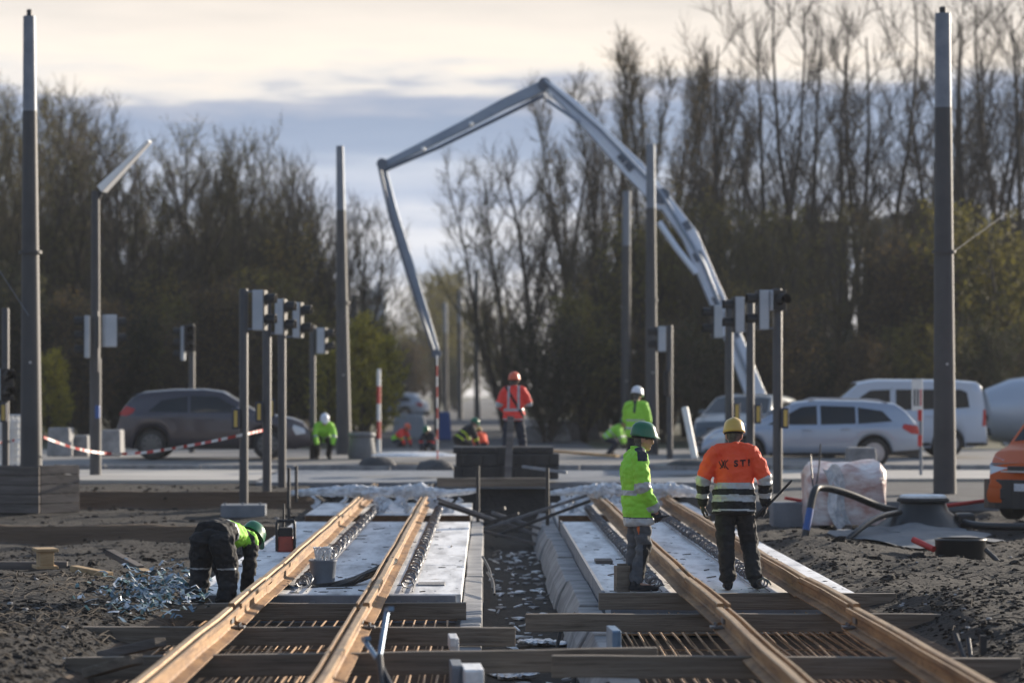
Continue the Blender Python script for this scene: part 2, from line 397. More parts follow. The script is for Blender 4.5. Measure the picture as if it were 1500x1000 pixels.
# road and the paved strip in front of it
def sheet(name,x0,x1,ys,m,dz,th=None,kx=12):
    b=MB();xs=[lerp(x0,x1,i/kx) for i in range(kx+1)]
    b.v=[(x,y,road_z(y)+dz) for y in ys for x in xs];n=kx+1
    for j in range(len(ys)-1):
        for i in range(kx):
            a=j*n+i;b.f.append((a,a+1,a+n+1,a+n));b.m.append(0)
    if th:
        o=len(b.v);b.v+=[(x,ys[0],road_z(ys[0])+dz-th) for x in xs]
        for i in range(kx): b.f.append((o+i,o+i+1,i+1,i));b.m.append(0)
    return tag(b.build(name,m),kind='structure')
sheet('road',-120,120,[60.3,62,64,66,70,76],'road',.012)
sheet('pavement',-60,-4.35,[54.4,56,58,59.95],'paving',.035,.14)
sheet('pavement',5.6,60,[55.2,57,59.95],'paving',.03,.14)
sheet('crossing_slab',-4.33,5.58,[53.6,55,57,59.97],'bluecon',.02,.12)
b=MB()
for k in range(60):
    x=-60+k*2.0; b.box((x+.99,60.12,road_z(60)+.05),(1.97,.24,.16))
tag(b.build('kerb','concrete',bevel=.015),kind='structure')
sheet('road',-4,3,[76,120,300,900],'asphalt',-.005)

# ------------------------------------------------------------------ track slabs, kerbs, trench
def slab(x0,x1):
    b=MB();ys=[28.15,33.0,37.2,41.6,44.2]
    for a,c in zip(ys,ys[1:]): b.box(((x0+x1)/2,(a+c)/2,-.2),(x1-x0,c-a-.05,.4))
    b.box(((x0+x1)/2,49.2,-.2),(x1-x0,5.2,.4))
    return tag(b.build('track_slab','slab',bevel=.008),kind='structure')
slab(LX0,LX1); slab(RX0,RX1)
for x0,x1,side in ((LX0,LX1,'left'),(RX0,RX1,'right')):
    b=MB();b.box(((x0+x1)/2,46.5,-.13),(x1-x0-.02,.05,.26)); b.box(((x0+x1)/2,45.3,-.3),(x1-x0-.02,2.1,.06))
    tag(b.build('formwork_board','rustdark'),'brown formwork boards closing the gap in the %s-hand concrete track'%side,'formwork')
# helper: kerb beams along the ditch between the tracks
b=MB()
yy=[15,19.2,22.5,25.6,28.5,32.4,37,42,47,50.4]
for i,(a,c) in enumerate(zip(yy,yy[1:])):
    b.box((-.13,(a+c)/2,-.28),(.19,c-a-.02,.36+.02*(i%2)),rz=.004*(i%3-1))
tag(b.build('kerb','concrete',bevel=.012),kind='structure')
b=MB()
for i,(a,c) in enumerate(zip(yy,yy[1:])):
    dx=-.03*(i%2)
    P=[(.80+dx,a+.05,-.5),(1.15,a+.05,-.5),(1.15,a+.05,-.13-.02*(i%2)),(.95+dx,a+.05,-.13-.02*(i%2)),(.86+dx,a+.05,-.3)]
    b.prism(P,(0,c-a-.07,0))
tag(b.build('kerb','concrete',bevel=.012),kind='structure')
o=MB()
o.box((1.172,36.2,-.16),(.03,16,.36))
tag(o.build('formwork_board','bluecon',bevel=.003),'long grey formwork board along the ditch side of the right concrete slab','formwork')
# pieces of formwork beside the near pits
for (px,py,Y,w_,h_,m_,lb) in ((668,990,20.4,.08,.2,'bluecon','bluish formwork upright beside the ditch at the near left pit'),
    (692,996,20.2,.14,.2,'slab','pale concrete block at the ditch end of the near left pit'),
    (899,936,22.4,.07,.18,'bluetool','blue perforated steel form upright at the near right pit'),
    (664,940,22.6,.07,.1,'slab','small pale upright block between the two timbers over the left pit')):
    p=at(px,py,Y); q=MB(); q.box(p,(w_,.5,h_),rz=.05); q.box(p+Vector((0,-.26,.02)),(w_*.7,.02,h_*.7),rz=.05)
    tag(q.build('formwork_block',m_,bevel=.006),lb,'formwork')

# reinforcement mats in the two pits
M['rebar']=mat('rebar',(.22,.12,.055),.6,.2,(.40,.25,.13),6.)
def mat_rebar(x0,x1,y0,y1,label):
    b=MB();n=int((x1-x0-.1)/.105)
    for i in range(n+1):
        x=x0+.08+i*.105;rnd=random.Random(i)
        pts=[(x+rnd.uniform(-.012,.012),lerp(y0,y1,k/8),-.18+.012*math.sin(k*1.9+i)) for k in range(9)]
        b.tube(pts,.010,5)
        pts=[(x+.03,lerp(y0,y1,k/3),-.33) for k in range(4)]
        b.tube(pts,.007,4)
    y=y0+.1
    while y<y1:
        b.tube([(x0+.03,y,-.196),(x1-.03,y,-.196)],.006,5); b.tube([(x0+.03,y+.08,-.345),(x1-.03,y+.08,-.345)],.007,4); y+=1.6
    return tag(b.build('rebar_mat','rebar',smooth=True),label,'rebar','reinforcement mats in the open pits')
mat_rebar(LX0,LX1,14.5,28.0,'rusty reinforcement mat in the open pit under the left track')
mat_rebar(RX0,RX1,14.5,28.0,'rusty reinforcement mat in the open pit under the right track')
# coils beside the rails
def coil(x,y0,y1,label,r=.05):
    b=MB();rnd=random.Random(int(x*100));n=int((y1-y0)/.3);pts=[]
    for i in range(n*8):
        a=2*math.pi*i/8;pts.append((x+math.cos(a)*r*1.25,y0+i*.3/8+.02*math.sin(a),(.085+math.sin(a)*r)+.01*math.sin(i*.37)))
    b.tube(pts,.010,4)
    for s_ in (-1,1): b.tube([(x+s_*r,y0,.02),(x+s_*r,y1,.02)],.008,4)
    return tag(b.build('spiral_rebar','steel',smooth=True),label,'rebar','spiral reinforcement beside the rails')

# ------------------------------------------------------------------ rails (grooved tram rail)
PROF=[(-90,0),(90,0),(90,11),(16,30),(7,42),(7,112),(40,124),(57,140),(57,176),(39,176),(35,138),(3,138),(-1,172),(-6,180),(-50,180),(-57,173),(-56,140),(-9,118),(-7,42),(-16,30),(-90,11)]
def rail(x,y0,y1,z0,z1,flip,label,dx0=0,dx1=0,n=None):
    b=MB();n=n or max(2,int((y1-y0)/1.2));rs=[]
    s=-1 if flip else 1
    pr=[(s*a/1000,c/1000) for a,c in PROF]
    if flip: pr=pr[::-1]
    for i in range(n+1):
        t=i/n;y=lerp(y0,y1,t);z=lerp(z0,z1,t)+.004*math.sin(y*1.7+x);xx=x+lerp(dx0,dx1,t)+.004*math.sin(y*.9+x*3)
        rs.append([(xx+a,y,z+c) for a,c in pr])
    b.rings(rs,0)
    # polished running band as a separate material on the head faces
    nn=len(pr)
    for fi,f in enumerate(b.f):
        if len(f)==4:
            zs=[b.v[k][2]-lerp(z0,z1,min(1,max(0,(b.v[k][1]-y0)/(y1-y0)))) for k in f]
            if min(zs)>.165: b.m[fi]=1
    o=b.build('rail',['rust','railhead'],smooth=True,ang=28)
    return tag(o,label,'rail','grooved tram rails')
HX=[-2.13+.057,-1.073+.057,1.888+.057,2.96+.057]
NM=['leftmost rail','second rail from the left','third rail from the left','rightmost rail']
NZ=[(.02,.055),(.02,.06),(.03,.06),(.03,.065)]
for k,(x,nm) in enumerate(zip(HX,NM)):
    fl=k in (1,3)
    rail(x,13.,23.35,.058,.058,fl,'nearest rusty length of the %s, cut by the bottom picture edge'%nm,dx0=(-.03,-.02,.0,.02)[k])
    rail(x,23.38,26.9,.085,.075,fl,'short rusty length of the %s between two open joints'%nm,dx0=.012,dx1=.0)
    rail(x,26.93,59.5+(k%2)*-2.5,.062,.10+.03*(k<2),fl,'long rusty length of the %s running to the road crossing'%nm)
# clamps at the joints
def clamp(x,y,z,lab):
    b=MB();b.box((x,y,z+.085),(.05,.2,.05));b.box((x-.07,y,z+.03),(.1,.16,.02));b.box((x+.07,y,z+.03),(.1,.16,.02))
    for q in(-.06,.06):
        for s_ in (-.075,.075): b.lathe([(.012,0),(.012,.03)],(x+s_,y+q,z+.035),6)
    tag(b.build('rail_clamp','steel',bevel=.004),lab,'clamp','clamps at the rail joints')
for k,(x,nm) in enumerate(zip(HX,NM)):
    clamp(x+(.0),23.1,.06,'grey clamp under the near joint of the %s'%nm)
coil(HX[0]+.24,28.3,47.5,'dark wire spiral lying beside the leftmost rail, on its inner side')
coil(HX[1]+.24,28.3,47.5,'dark wire spiral lying to the right of the second rail from the left')
coil(HX[2]-.24,28.3,47.5,'dark wire spiral lying beside the third rail, behind the worker in lime')
coil(HX[3]-.24,28.3,47.5,'dark wire spiral lying beside the rightmost rail at the feet of the worker in orange')

# ------------------------------------------------------------------ cross timbers
def timber(p0,p1,h,label,m='timber',d=.10,grp='timbers laid across the open pits'):
    b=MB();p0=Vector(p0);p1=Vector(p1);k=10;rs=[];rnd=random.Random(label)
    for i in range(k+1):
        p=p0.lerp(p1,i/k)+Vector((0,rnd.uniform(-.006,.006),rnd.uniform(-.004,.004)))
        hh=h*(1+rnd.uniform(-.02,.02))
        rs.append([p+Vector((0,-d/2,-hh)),p+Vector((0,d/2,-hh)),p+Vector((0,d/2,0)),p+Vector((0,-d/2,0))])
    b.rings(rs)
    o=b.build('timber',m,bevel=.006)
    return tag(o,label,'timber',grp)
def tim(x0,y0,x1,y1,Y,h,label,**k): return timber(at(x0,y0,Y),at(x1,y1,Y),h,label,**k)
tim(255,883,683,882,26.15,.155,'dark squared timber under the left rails, farthest of three')
tim(84,917,755,918,23.45,.15,'dark squared timber under the left rails, middle one')
tim(97,962,963,948,20.85,.165,'long brown timber under the left rails, nearest of three, crossing the ditch')
tim(877,868,1312,868,27.5,.16,'dark squared timber under the right rails at the feet of the two workers')
tim(770,898,1545,899,24.95,.155,'long dark timber under the right rails, starting over the ditch')
tim(808,959,1495,963,20.55,.16,'dark timber with a bright top edge under the right rails, nearest one')
# board on the slab edge and end board of the slabs
for x0,x1,lab in ((LX0,LX1,'left'),(RX0,RX1,'right')):
    b=MB();b.box(((x0+x1)/2,28.08,-.14),(x1-x0-.1,.06,.27))
    for i in range(12): b.box((lerp(x0+.2,x1-.2,i/11),28.04,-.08),(.05,.03,.05))
    tag(b.build('end_form','bluecon',bevel=.004),'grey end formwork with slots at the near end of the %s concrete slab'%lab,'formwork')
# ------------------------------------------------------------------ people
def chain(mb,pts,rad,right=(1,0,0),n=14,m=0,cap=.6):
    pts=[Vector(p) for p in pts];rad=[(r,r) if isinstance(r,(int,float)) else r for r in rad]
    t0=(pts[0]-pts[1]).normalized();t1=(pts[-1]-pts[-2]).normalized()
    a0=min(rad[0]);a1=min(rad[-1])
    pts=[pts[0]+t0*a0*cap,pts[0]+t0*a0*cap*.62]+pts+[pts[-1]+t1*a1*cap*.62,pts[-1]+t1*a1*cap]
    rad=[(rad[0][0]*.35,rad[0][1]*.35),(rad[0][0]*.8,rad[0][1]*.8)]+rad+[(rad[-1][0]*.8,rad[-1][1]*.8),(rad[-1][0]*.35,rad[-1][1]*.35)]
    k=len(pts);rings=[];right=Vector(right)
    for i in range(k):
        t=(pts[min(i+1,k-1)]-pts[max(i-1,0)]).normalized()
        r=right-t*right.dot(t)
        if r.length<.05: r=t.orthogonal()
        r.normalize();u=t.cross(r)
        rings.append([pts[i]+r*math.cos(2*math.pi*j/n)*rad[i][0]+u*math.sin(2*math.pi*j/n)*rad[i][1] for j in range(n)])
    mb.rings(rings,m)
def remesh(mb,voxel,smooth=3,name='solid'):
    me=mb.mesh('tmp');bm=bmesh.new();bm.from_mesh(me);bmesh.ops.recalc_face_normals(bm,faces=bm.faces);bm.to_mesh(me);bm.free()
    o=bpy.data.objects.new('tmp',me);COL.objects.link(o)
    r=o.modifiers.new('r','REMESH');r.mode='VOXEL';r.voxel_size=voxel
    if smooth:
        s=o.modifiers.new('s','SMOOTH');s.factor=.5;s.iterations=smooth
    dg=bpy.context.evaluated_depsgraph_get();dg.update()
    res=bpy.data.meshes.new_from_object(o.evaluated_get(dg));res.name=name
    bpy.data.objects.remove(o);bpy.data.meshes.remove(me)
    return res
def finish(me,name,mats,parent=None,classify=None,disp=None):
    if disp:
        ns=[v.normal.copy() for v in me.vertices]
        for v,nn in zip(me.vertices,ns): v.co=v.co+nn*disp(v.co)
    me.materials.clear()
    for m in mats: me.materials.append(M[m] if isinstance(m,str) else m)
    if classify:
        for p in me.polygons: p.material_index=classify(p.center)
    else:
        for p in me.polygons: p.material_index=0
    me.polygons.foreach_set('use_smooth',[True]*len(me.polygons)); me.update()
    return link(name,me,parent)
def segd(p,a,b):
    ab=b-a;t=max(0,min(1,(p-a).dot(ab)/max(1e-9,ab.length_squared)))
    return (p-a-ab*t).length,t
def polyd(p,pts):
    best=(9,0);tot=sum((b-a).length for a,b in zip(pts,pts[1:]));acc=0
    for a,b in zip(pts,pts[1:]):
        d,t=segd(p,a,b);l=(b-a).length
        if d<best[0]: best=(d,(acc+t*l)/tot)
        acc+=l
    return best
def V(*a): return Vector(a)
STAND=dict(pelvis=V(0,0,.96),waist=V(0,.005,1.08),chest=V(0,.01,1.30),neck=V(0,-.01,1.47),head=V(0,.025,1.605),
  sh=(V(.185,-.005,1.42),V(-.185,-.005,1.42)),el=(V(.25,-.02,1.14),V(-.25,-.02,1.14)),wr=(V(.25,.07,.90),V(-.25,.07,.90)),
  hip=(V(.09,0,.93),V(-.09,0,.93)),kn=(V(.11,.02,.50),V(-.11,.02,.50)),an=(V(.115,-.02,.10),V(-.115,-.02,.10)),
  toe=(V(.13,.17,.04),V(-.13,.17,.04)),face=V(0,1,0),hup=V(0,0,1),hand=(V(0,.15,-1),V(0,.15,-1)),palm=(V(-1,0,0),V(1,0,0)),curl=(.5,.5))
def pose(**k):
    d={a:b for a,b in STAND.items()};d.update(k);return d
def hand_mesh(mb,wr,dirv,palm,thumbside,curl=.5,s=1.):
    d=dirv.normalized();p=(palm-d*palm.dot(d)).normalized();u=d.cross(p)*thumbside   # u: towards the thumb
    chain(mb,[wr-d*.03*s,wr+d*.015*s,wr+d*.05*s,wr+d*.088*s],[(.028*s,.023*s),(.033*s,.022*s),(.043*s,.019*s),(.042*s,.016*s)],right=u,n=12)
    for i,(off,ln) in enumerate(((.031,.078),(.011,.088),(-.010,.082),(-.030,.064))):
        q=wr+d*.085*s+u*off*s;pts=[q];a=.15+curl*.35
        for k,f in enumerate((.42,.32,.26)):
            v=d*math.cos(a)+p*math.sin(a);q=q+v*ln*f*s;pts.append(q);a+=curl*(1.05+.08*i)
        chain(mb,pts,[.0112*s,.0105*s,.0098*s,.0085*s],right=u,n=8)
    q=wr+d*.028*s+u*.033*s;pts=[q];a=.75
    for k,f in enumerate((.45,.32,.25)):
        v=(d*math.cos(a)+u*math.sin(a)+p*(.25+.45*curl)).normalized();q=q+v*.088*f*s;pts.append(q);a-=.3
    chain(mb,pts,[.0145*s,.0125*s,.0115*s,.010*s],right=p,n=8)
def hat(root,P,colour,s=1.,m2=None):
    f=P['face'].normalized();u=P['hup'];u=(u-f*u.dot(f)).normalized();r=f.cross(u)
    mt=Matrix((r,f,u)).transposed()
    c=P['head']+u*.035
    b=MB();prof=[(.002,.150),(.045,.146),(.080,.128),(.103,.098),(.114,.060),(.118,.022),(.119,.0),(.116,-.004),(.10,0)]
    rings=[]
    n=28
    for rr,z in prof:
        ring=[]
        for j in range(n):
            a=2*math.pi*j/n;x=rr*math.cos(a)*.94;y=rr*math.sin(a)*1.16
            if z<.03:
                k=(1-z/.03) if z>0 else 1
                y+=max(0,math.sin(a))**3*.050*k; zz=z-max(0,math.sin(a))**2*.010*k
                x*=1+.06*k
            else: zz=z
            zz+=.007*math.exp(-(x/.022)**2)*(1 if z>.07 else 0)
            ring.append(mt@(Vector((x,y,zz))*s)+c)
        rings.append(ring)
    b.rings(rings,0)
    o=b.build('hard_hat',colour,root,smooth=True,ang=50)
    b=MB();ring=[]
    pts=[mt@(Vector((.095*math.cos(2*math.pi*j/24),.115*math.sin(2*math.pi*j/24),-.014))*s)+c for j in range(25)]
    b.tube(pts,.010*s,6,cap=False); b.build('hat_band','clothblack',o,smooth=True)
    return o
def person(label,loc,rz,P,jacket='lime',bands=(),sleeve=(),jmats=('lime','reflect','clothnavy'),trousers='clothblack',hatc='hatgreen',
           s=1.,hem=.80,vox=.012,gloves=True,group=None,fine=False,sitting=False,jr=1.,tstripe=None,facec='skin',lr=1.,extra=None):
    right=(P['sh'][0]-P['sh'][1]).normalized()
    # ---- body: one continuous mesh
    b=MB();f=P['face'].normalized();u=(P['hup']-f*P['hup'].dot(f)).normalized();r=f.cross(u);h=P['head']
    chain(b,[P['pelvis'],P['waist'],P['chest'],P['neck']-(P['neck']-P['chest'])*.25],[(.15,.10),(.14,.095),(.16,.11),(.12,.08)],right)
    chain(b,[P['neck']-(P['neck']-P['chest'])*.3,P['neck'],h-u*.04],[.062,.058,.060],right)
    chain(b,[h-u*.085+f*.018,h-u*.05+f*.012,h,h+u*.05-f*.004,h+u*.085-f*.006],[(.048,.058),(.064,.080),(.074,.095),(.075,.097),(.06,.08)],r,n=18)
    chain(b,[h-u*.095+f*.075,h-u*.08+f*.06],[.022,.03],r)                       # chin
    chain(b,[h+u*.02+f*.094,h-u*.018+f*.108,h-u*.030+f*.104],[.010,.015,.017],r)   # nose
    chain(b,[h+u*.03+f*.088-r*.045,h+u*.03+f*.092+r*.045],[.012,.012],u)         # brow
    chain(b,[h-u*.058+f*.088-r*.02,h-u*.058+f*.088+r*.02],[.011,.011],u)         # lips
    for sg in (-1,1): chain(b,[h-u*.035+r*sg*.077-f*.005,h+u*.02+r*sg*.082-f*.012],[(.010,.020),(.012,.024)],r)
    for i in (0,1):
        chain(b,[P['sh'][i],P['el'][i],P['wr'][i],P['wr'][i]+P['hand'][i].normalized()*.05],[.055,.044,.030,.03],right)
        chain(b,[P['hip'][i],P['kn'][i],P['an'][i],P['toe'][i]],[.085,.055,.040,.035],right)
        if not gloves: hand_mesh(b,P['wr'][i],P['hand'][i],P['palm'][i],(-1 if i==0 else 1),P['curl'][i])
    for p_ in b.v: pass
    me=remesh(b,.007 if fine else vox,2,'person')
    hd=h
    def cls(c):
        q=c-hd
        if q.length<.16 and q.dot(f)<.045 and q.dot(u)<.2 and q.dot(u)>(-.10 if q.dot(f)<-.02 else .0) and abs(q.dot(r))<.078: return 1
        return 0
    root=finish(me,'person',[facec,'hair'],None,cls)
    root.location=loc;root.rotation_euler=(0,0,rz);root.scale=(s,s,s)
    tag(root,label,'person',group)
    if fine:
        for sg in (-1,1):
            e=MB();e.lathe([(.001,-.012),(.009,-.008),(.012,0),(.009,.008),(.001,.012)],h+u*.012+f*.082+r*sg*.031,10);e.build('eye','blackgloss',root,smooth=True)
    # ---- jacket
    b=MB()
    ax=(P['neck']-P['pelvis']).normalized()
    hemv=P['pelvis']-(P['waist']-P['pelvis']).normalized()*max(0,(P['pelvis'].z-hem)) if not sitting else P['pelvis']-ax*.04
    chain(b,[hemv,P['pelvis'].lerp(P['waist'],.3),P['waist'],P['chest'],P['chest'].lerp(P['neck'],.55),P['neck']-ax*.01],
          [(.215*jr,.165*jr),(.212*jr,.16*jr),(.195*jr,.145*jr),(.205*jr,.148*jr),(.165*jr,.115*jr),(.085,.078)],right,n=20,cap=.15)
    chain(b,[P['neck']-ax*.02,P['neck']+ax*.055],[(.084,.084),(.074,.080)],right,cap=.1)
    for i in (0,1):
        sgn=right*(1 if i==0 else -1)
        chain(b,[P['neck']-ax*.015,P['neck'].lerp(P['sh'][i],.5)+ax*.012,P['sh'][i]-ax*.005],[.075,.075,.080],ax.cross(right),cap=.2)
        chain(b,[P['chest'].lerp(P['neck'],.45)+sgn*.08,P['sh'][i]-sgn*.015,P['sh'][i].lerp(P['el'][i],.4),P['el'][i],P['el'][i].lerp(P['wr'][i],.6),P['wr'][i]],
              [.085,.092*jr,.082*jr,.074*jr,.066*jr,.053*jr],right)
    me=remesh(b,vox*.75 if fine else vox,3,'jacket')
    A=[[P['sh'][i],P['el'][i],P['wr'][i]] for i in (0,1)];base=hemv
    def wr_(co):
        n1=noise.noise(Vector((co.x*9,co.y*9,co.z*16)))*.015+noise.noise(Vector((co.x*22,co.y*22,co.z*30)))*.009
        for i in (0,1):
            d,t=polyd(co,A[i])
            if d<.11: n1+=.007*math.sin((co-P['el'][i]).length*95)*math.exp(-((co-P['el'][i]).length/.13)**2)
        return n1
    L_=(P['neck']-base).length
    nm=list(jmats)
    def clsj(c):
        da=[polyd(c,A[i]) for i in (0,1)];i=0 if da[0][0]<da[1][0] else 1
        tz=(c-base).dot(ax)/L_
        axisd=((c-base)-ax*(c-base).dot(ax)).length
        if extra:
            e=extra(c,tz)
            if e is not None: return e
        if not (da[i][1]>.995 and da[i][0]>.056) and da[i][0]<(.105 if da[i][1]<.7 else .078) and da[i][1]>.12 and da[i][0]/.085<axisd/.17*.92:
            for a,b_,m_ in sleeve:
                if a<=da[i][1]<=b_: return m_
            return 0
        for a,b_,m_ in bands:
            if a<=tz<=b_: return m_
        return 0
    finish(me,'jacket',nm,root,clsj,wr_)
    # ---- trousers
    b=MB();pv=P['pelvis']
    chain(b,[pv+(P['waist']-pv).normalized()*.06,pv,pv.lerp((P['hip'][0]+P['hip'][1])/2,1.)-(P['waist']-pv).normalized()*.05],[(.140,.10),(.158,.115),(.155,.118)],right,cap=.2)
    for i in (0,1):
        hp,k,a=P['hip'][i],P['kn'][i],P['an'][i]
        chain(b,[hp,hp.lerp(k,.5),k,k.lerp(a,.45),a+(k-a).normalized()*.02],[.108*lr,.096*lr,.082*lr,.078*lr,.074*lr],right)
    me=remesh(b,vox*.75 if fine else vox,3,'trousers')
    def wl(co): 
        n1=noise.noise(Vector((co.x*8+5,co.y*8,co.z*15)))*.016+noise.noise(Vector((co.x*20,co.y*20+3,co.z*28)))*.010
        for i in (0,1):
            for q in (P['kn'][i],P['an'][i]):
                d=(co-q).length; n1+=.006*math.sin(d*80+i)*math.exp(-(d/.14)**2)
        return n1*(1 if sitting else 1-sstep(pv.z-.28,pv.z-.14,co.z)) - (0 if sitting else .012*sstep(pv.z-.28,pv.z-.14,co.z))
    finish(me,'trousers',[trousers]+(list(tstripe[0]) if tstripe else []),root,tstripe[1] if tstripe else None,wl)
    # ---- boots
    for i in (0,1):
        a,t=P['an'][i],P['toe'][i];b=MB();d=(t-a);fl=Vector((d.x,d.y,d.z*.3)).normalized() if abs(d.z)<.15 else d.normalized()
        upv=(P['kn'][i]-a).normalized()
        chain(b,[a+upv*.09,a+upv*.02,a-upv*.04+fl*.0],[.056,.058,.052],right)
        chain(b,[a-fl*.035-upv*.055,a+fl*.06-upv*.045,t-fl*.02+Vector((0,0,.0)),t+fl*.05],[(.044,.042),(.048,.045),(.050,.036),(.040,.026)],right,n=12)
        me=remesh(b,.010 if fine else vox,2,'boot');finish(me,'boot',['clothblack'],root)
    # ---- gloves
    if gloves:
        for i in (0,1):
            b=MB();hand_mesh(b,P['wr'][i],P['hand'][i],P['palm'][i],(-1 if i==0 else 1),P['curl'][i],1.12)
            d=P['hand'][i].normalized()
            chain(b,[P['wr'][i]-(P['wr'][i]-P['el'][i]).normalized()*.05,P['wr'][i]+d*.01],[.046,.038],right)
            me=remesh(b,.0045 if fine else .007,1,'glove');finish(me,'glove',['glovedark'],root)
    hat(root,P,hatc)
    return root
def facing(dx,dy): return math.atan2(-dx,dy)   # local +Y turned to this direction

# worker in lime, seen from the side
Pg=pose(pelvis=V(0,0,.95),chest=V(0,-.035,1.28),waist=V(0,-.015,1.08),neck=V(0,0,1.455),head=V(0,.055,1.58),face=V(.06,1,-.10),
   sh=(V(.19,-.02,1.39),V(-.19,-.02,1.39)),el=(V(.235,.00,1.10),V(-.235,-.02,1.11)),wr=(V(.19,.135,.865),V(-.2,.12,.88)),
   hand=(V(-.05,.42,-1),V(.05,.4,-1)),curl=(.75,.6),kn=(V(.10,.045,.49),V(-.10,.0,.50)),an=(V(.10,-.045,.10),V(-.11,-.06,.10)),toe=(V(.12,.13,.04),V(-.13,.11,.04)),
   hip=(V(.085,0,.92),V(-.085,0,.92)))
g_loc=(X(934,28.55),28.55,.0)
def exg(c,tz):
    if tz>.80 and c.y>-.06 and c.y<.05 and abs(c.x)>.10 and c.z>1.36: return 2
    if c.y>.085 and abs(c.x)<.16 and c.z>.8: return 3  # sunlit yellow of the jacket front, painted into its colour
    return None
tg=(['clothblack','orangetrim'],lambda c:(1 if (c.z<.50 and c.y>.015 and c.z>.12) else (2 if (.60<c.z<.80 and c.x>.15 and c.y<-.02) else 0)))
pg=person('worker in lime jacket, green helmet and grey trousers, seen from the side on the slab',g_loc,facing(1,.18),Pg,
   bands=((-1,-.03,2),(-.03,.085,1),(.085,.10,2),(.40,.475,1)),sleeve=((.46,.60,1),(.90,1.1,1)),jmats=('lime','reflect','clothnavy','sunlime_band'),trousers='clothgrey',s=.965,hem=.70,fine=True,tstripe=tg,extra=exg,jr=1.03)
# worker in orange, walking away
Po=pose(pelvis=V(0,0,.965),waist=V(.0,.01,1.09),chest=V(0,.03,1.31),neck=V(0,.05,1.475),head=V(0,.085,1.60),face=V(-.05,1,-.15),
   sh=(V(.20,.01,1.415),V(-.205,.01,1.415)),el=(V(.315,-.02,1.155),V(-.315,-.01,1.155)),wr=(V(.325,.03,.90),V(-.325,.06,.90)),
   hand=(V(-.05,.1,-1),V(.06,.2,-1)),palm=(V(-1,.15,0),V(1,.1,0)),curl=(.95,.45),
   hip=(V(.095,0,.93),V(-.095,0,.93)),kn=(V(.155,.10,.50),V(-.085,.01,.505)),an=(V(.215,-.05,.12),V(-.06,-.02,.10)),toe=(V(.25,.10,.04),V(-.075,.15,.04)))
o_loc=(X(1075,28.7),28.7,.0)
po=person('worker in orange and black jacket with yellow helmet, seen from behind between the right rails',o_loc,facing(.10,1),Po,
   bands=((-1,.02,2),(.02,.05,1),(.05,.165,2),(.165,.27,1),(.27,.36,2),(.36,.455,1)),sleeve=((.50,.62,1),(.62,.78,2),(.78,.88,1),(.88,1.1,2)),
   jmats=('orange','reflect','clothblack'),hatc='hatyellow',s=.975,hem=.80,fine=True,jr=1.06,lr=1.12)
# lettering on the back of the jacket
def on_back(mesh,target,rz_local,dist):
    bv=BVHTree.FromPolygons([v.co.copy() for v in target.data.vertices],[tuple(p.vertices) for p in target.data.polygons])
    for v in mesh.vertices:
        h=bv.ray_cast(Vector((v.co.x,-1,v.co.z)),Vector((0,1,0)))
        y=h[0].y if h[0] else 0
        v.co=Vector((v.co.x,y-dist,v.co.z))
jk=[c for c in po.children if c.name.startswith('jacket')][0]
def lettering(txt,cx,cz,size,name,target,slant=0):
    cu=bpy.data.curves.new('t','FONT');cu.body=txt;cu.size=size;cu.align_x='CENTER';cu.align_y='CENTER';cu.offset=.004;cu.space_character=1.55
    ob=bpy.data.objects.new('t',cu);COL.objects.link(ob);dg=bpy.context.evaluated_depsgraph_get();dg.update()
    me=bpy.data.meshes.new_from_object(ob.evaluated_get(dg));bpy.data.objects.remove(ob)
    bm=bmesh.new();bm.from_mesh(me);bmesh.ops.subdivide_edges(bm,edges=bm.edges,cuts=2);bm.to_mesh(me);bm.free()
    for v in me.vertices: v.co=Vector((cx+v.co.x+slant*v.co.y,0,cz+v.co.y+.06*v.co.x))
    on_back(me,target,0,.004);me.materials.clear();me.materials.append(M['clothblack'])
    return link(name,me,target)
lettering('STI',.085,1.318,.088,'lettering',jk)
b=MB()
for pts in (((-.128,1.352),(-.112,1.322),(-.118,1.286),(-.142,1.262)),((-.152,1.338),(-.138,1.306),(-.112,1.272)),((-.058,1.352),(-.086,1.322),(-.082,1.286),(-.054,1.258)),((-.088,1.350),(-.106,1.316),(-.092,1.268))):
    P3=smoothpath([(x,0,z) for x,z in pts],4)
    for p,q in zip(P3,P3[1:]): b.bar(p,q,.010,.003,up=(0,1,0))
me=b.mesh('emblem');on_back(me,jk,0,.005);me.materials.append(M['clothblack']);link('emblem',me,jk)
# the steel rod he carries
rw=po.matrix_basis@(Po['wr'][0]+Po['hand'][0].normalized()*.085+V(-.03,0,0))
b=MB();e0=at(1155,726,rw.y-.12);e1=at(1087,797,rw.y+.15);dv=(e1-e0)
mid=e0+dv*((rw.x-e0.x)/dv.x);sh=rw-mid;e0+=sh;e1+=sh
b.tube([e0,e0.lerp(e1,.5),e1],[.013,.013,.015],8);b.tube([e0,e0+V(.03,.0,.035)],[.015,.008],8)
tag(b.build('pry_bar','darksteel',smooth=True),'dark steel bar held in the right hand of the worker in orange','bar')
rg=pg.matrix_basis@(Pg['wr'][0]+Pg['hand'][0].normalized()*.10)
b=MB();b.tube([rg+V(-.02,-.02,.0),rg+V(.05,-.02,.012)],[.014,.014],8);b.tube([rg+V(.05,-.02,.012),rg+V(.11,-.02,.02)],[.009,.007],8)
tag(b.build('hand_tool','black',smooth=True),'small black tool in the hand of the worker in lime','tool')

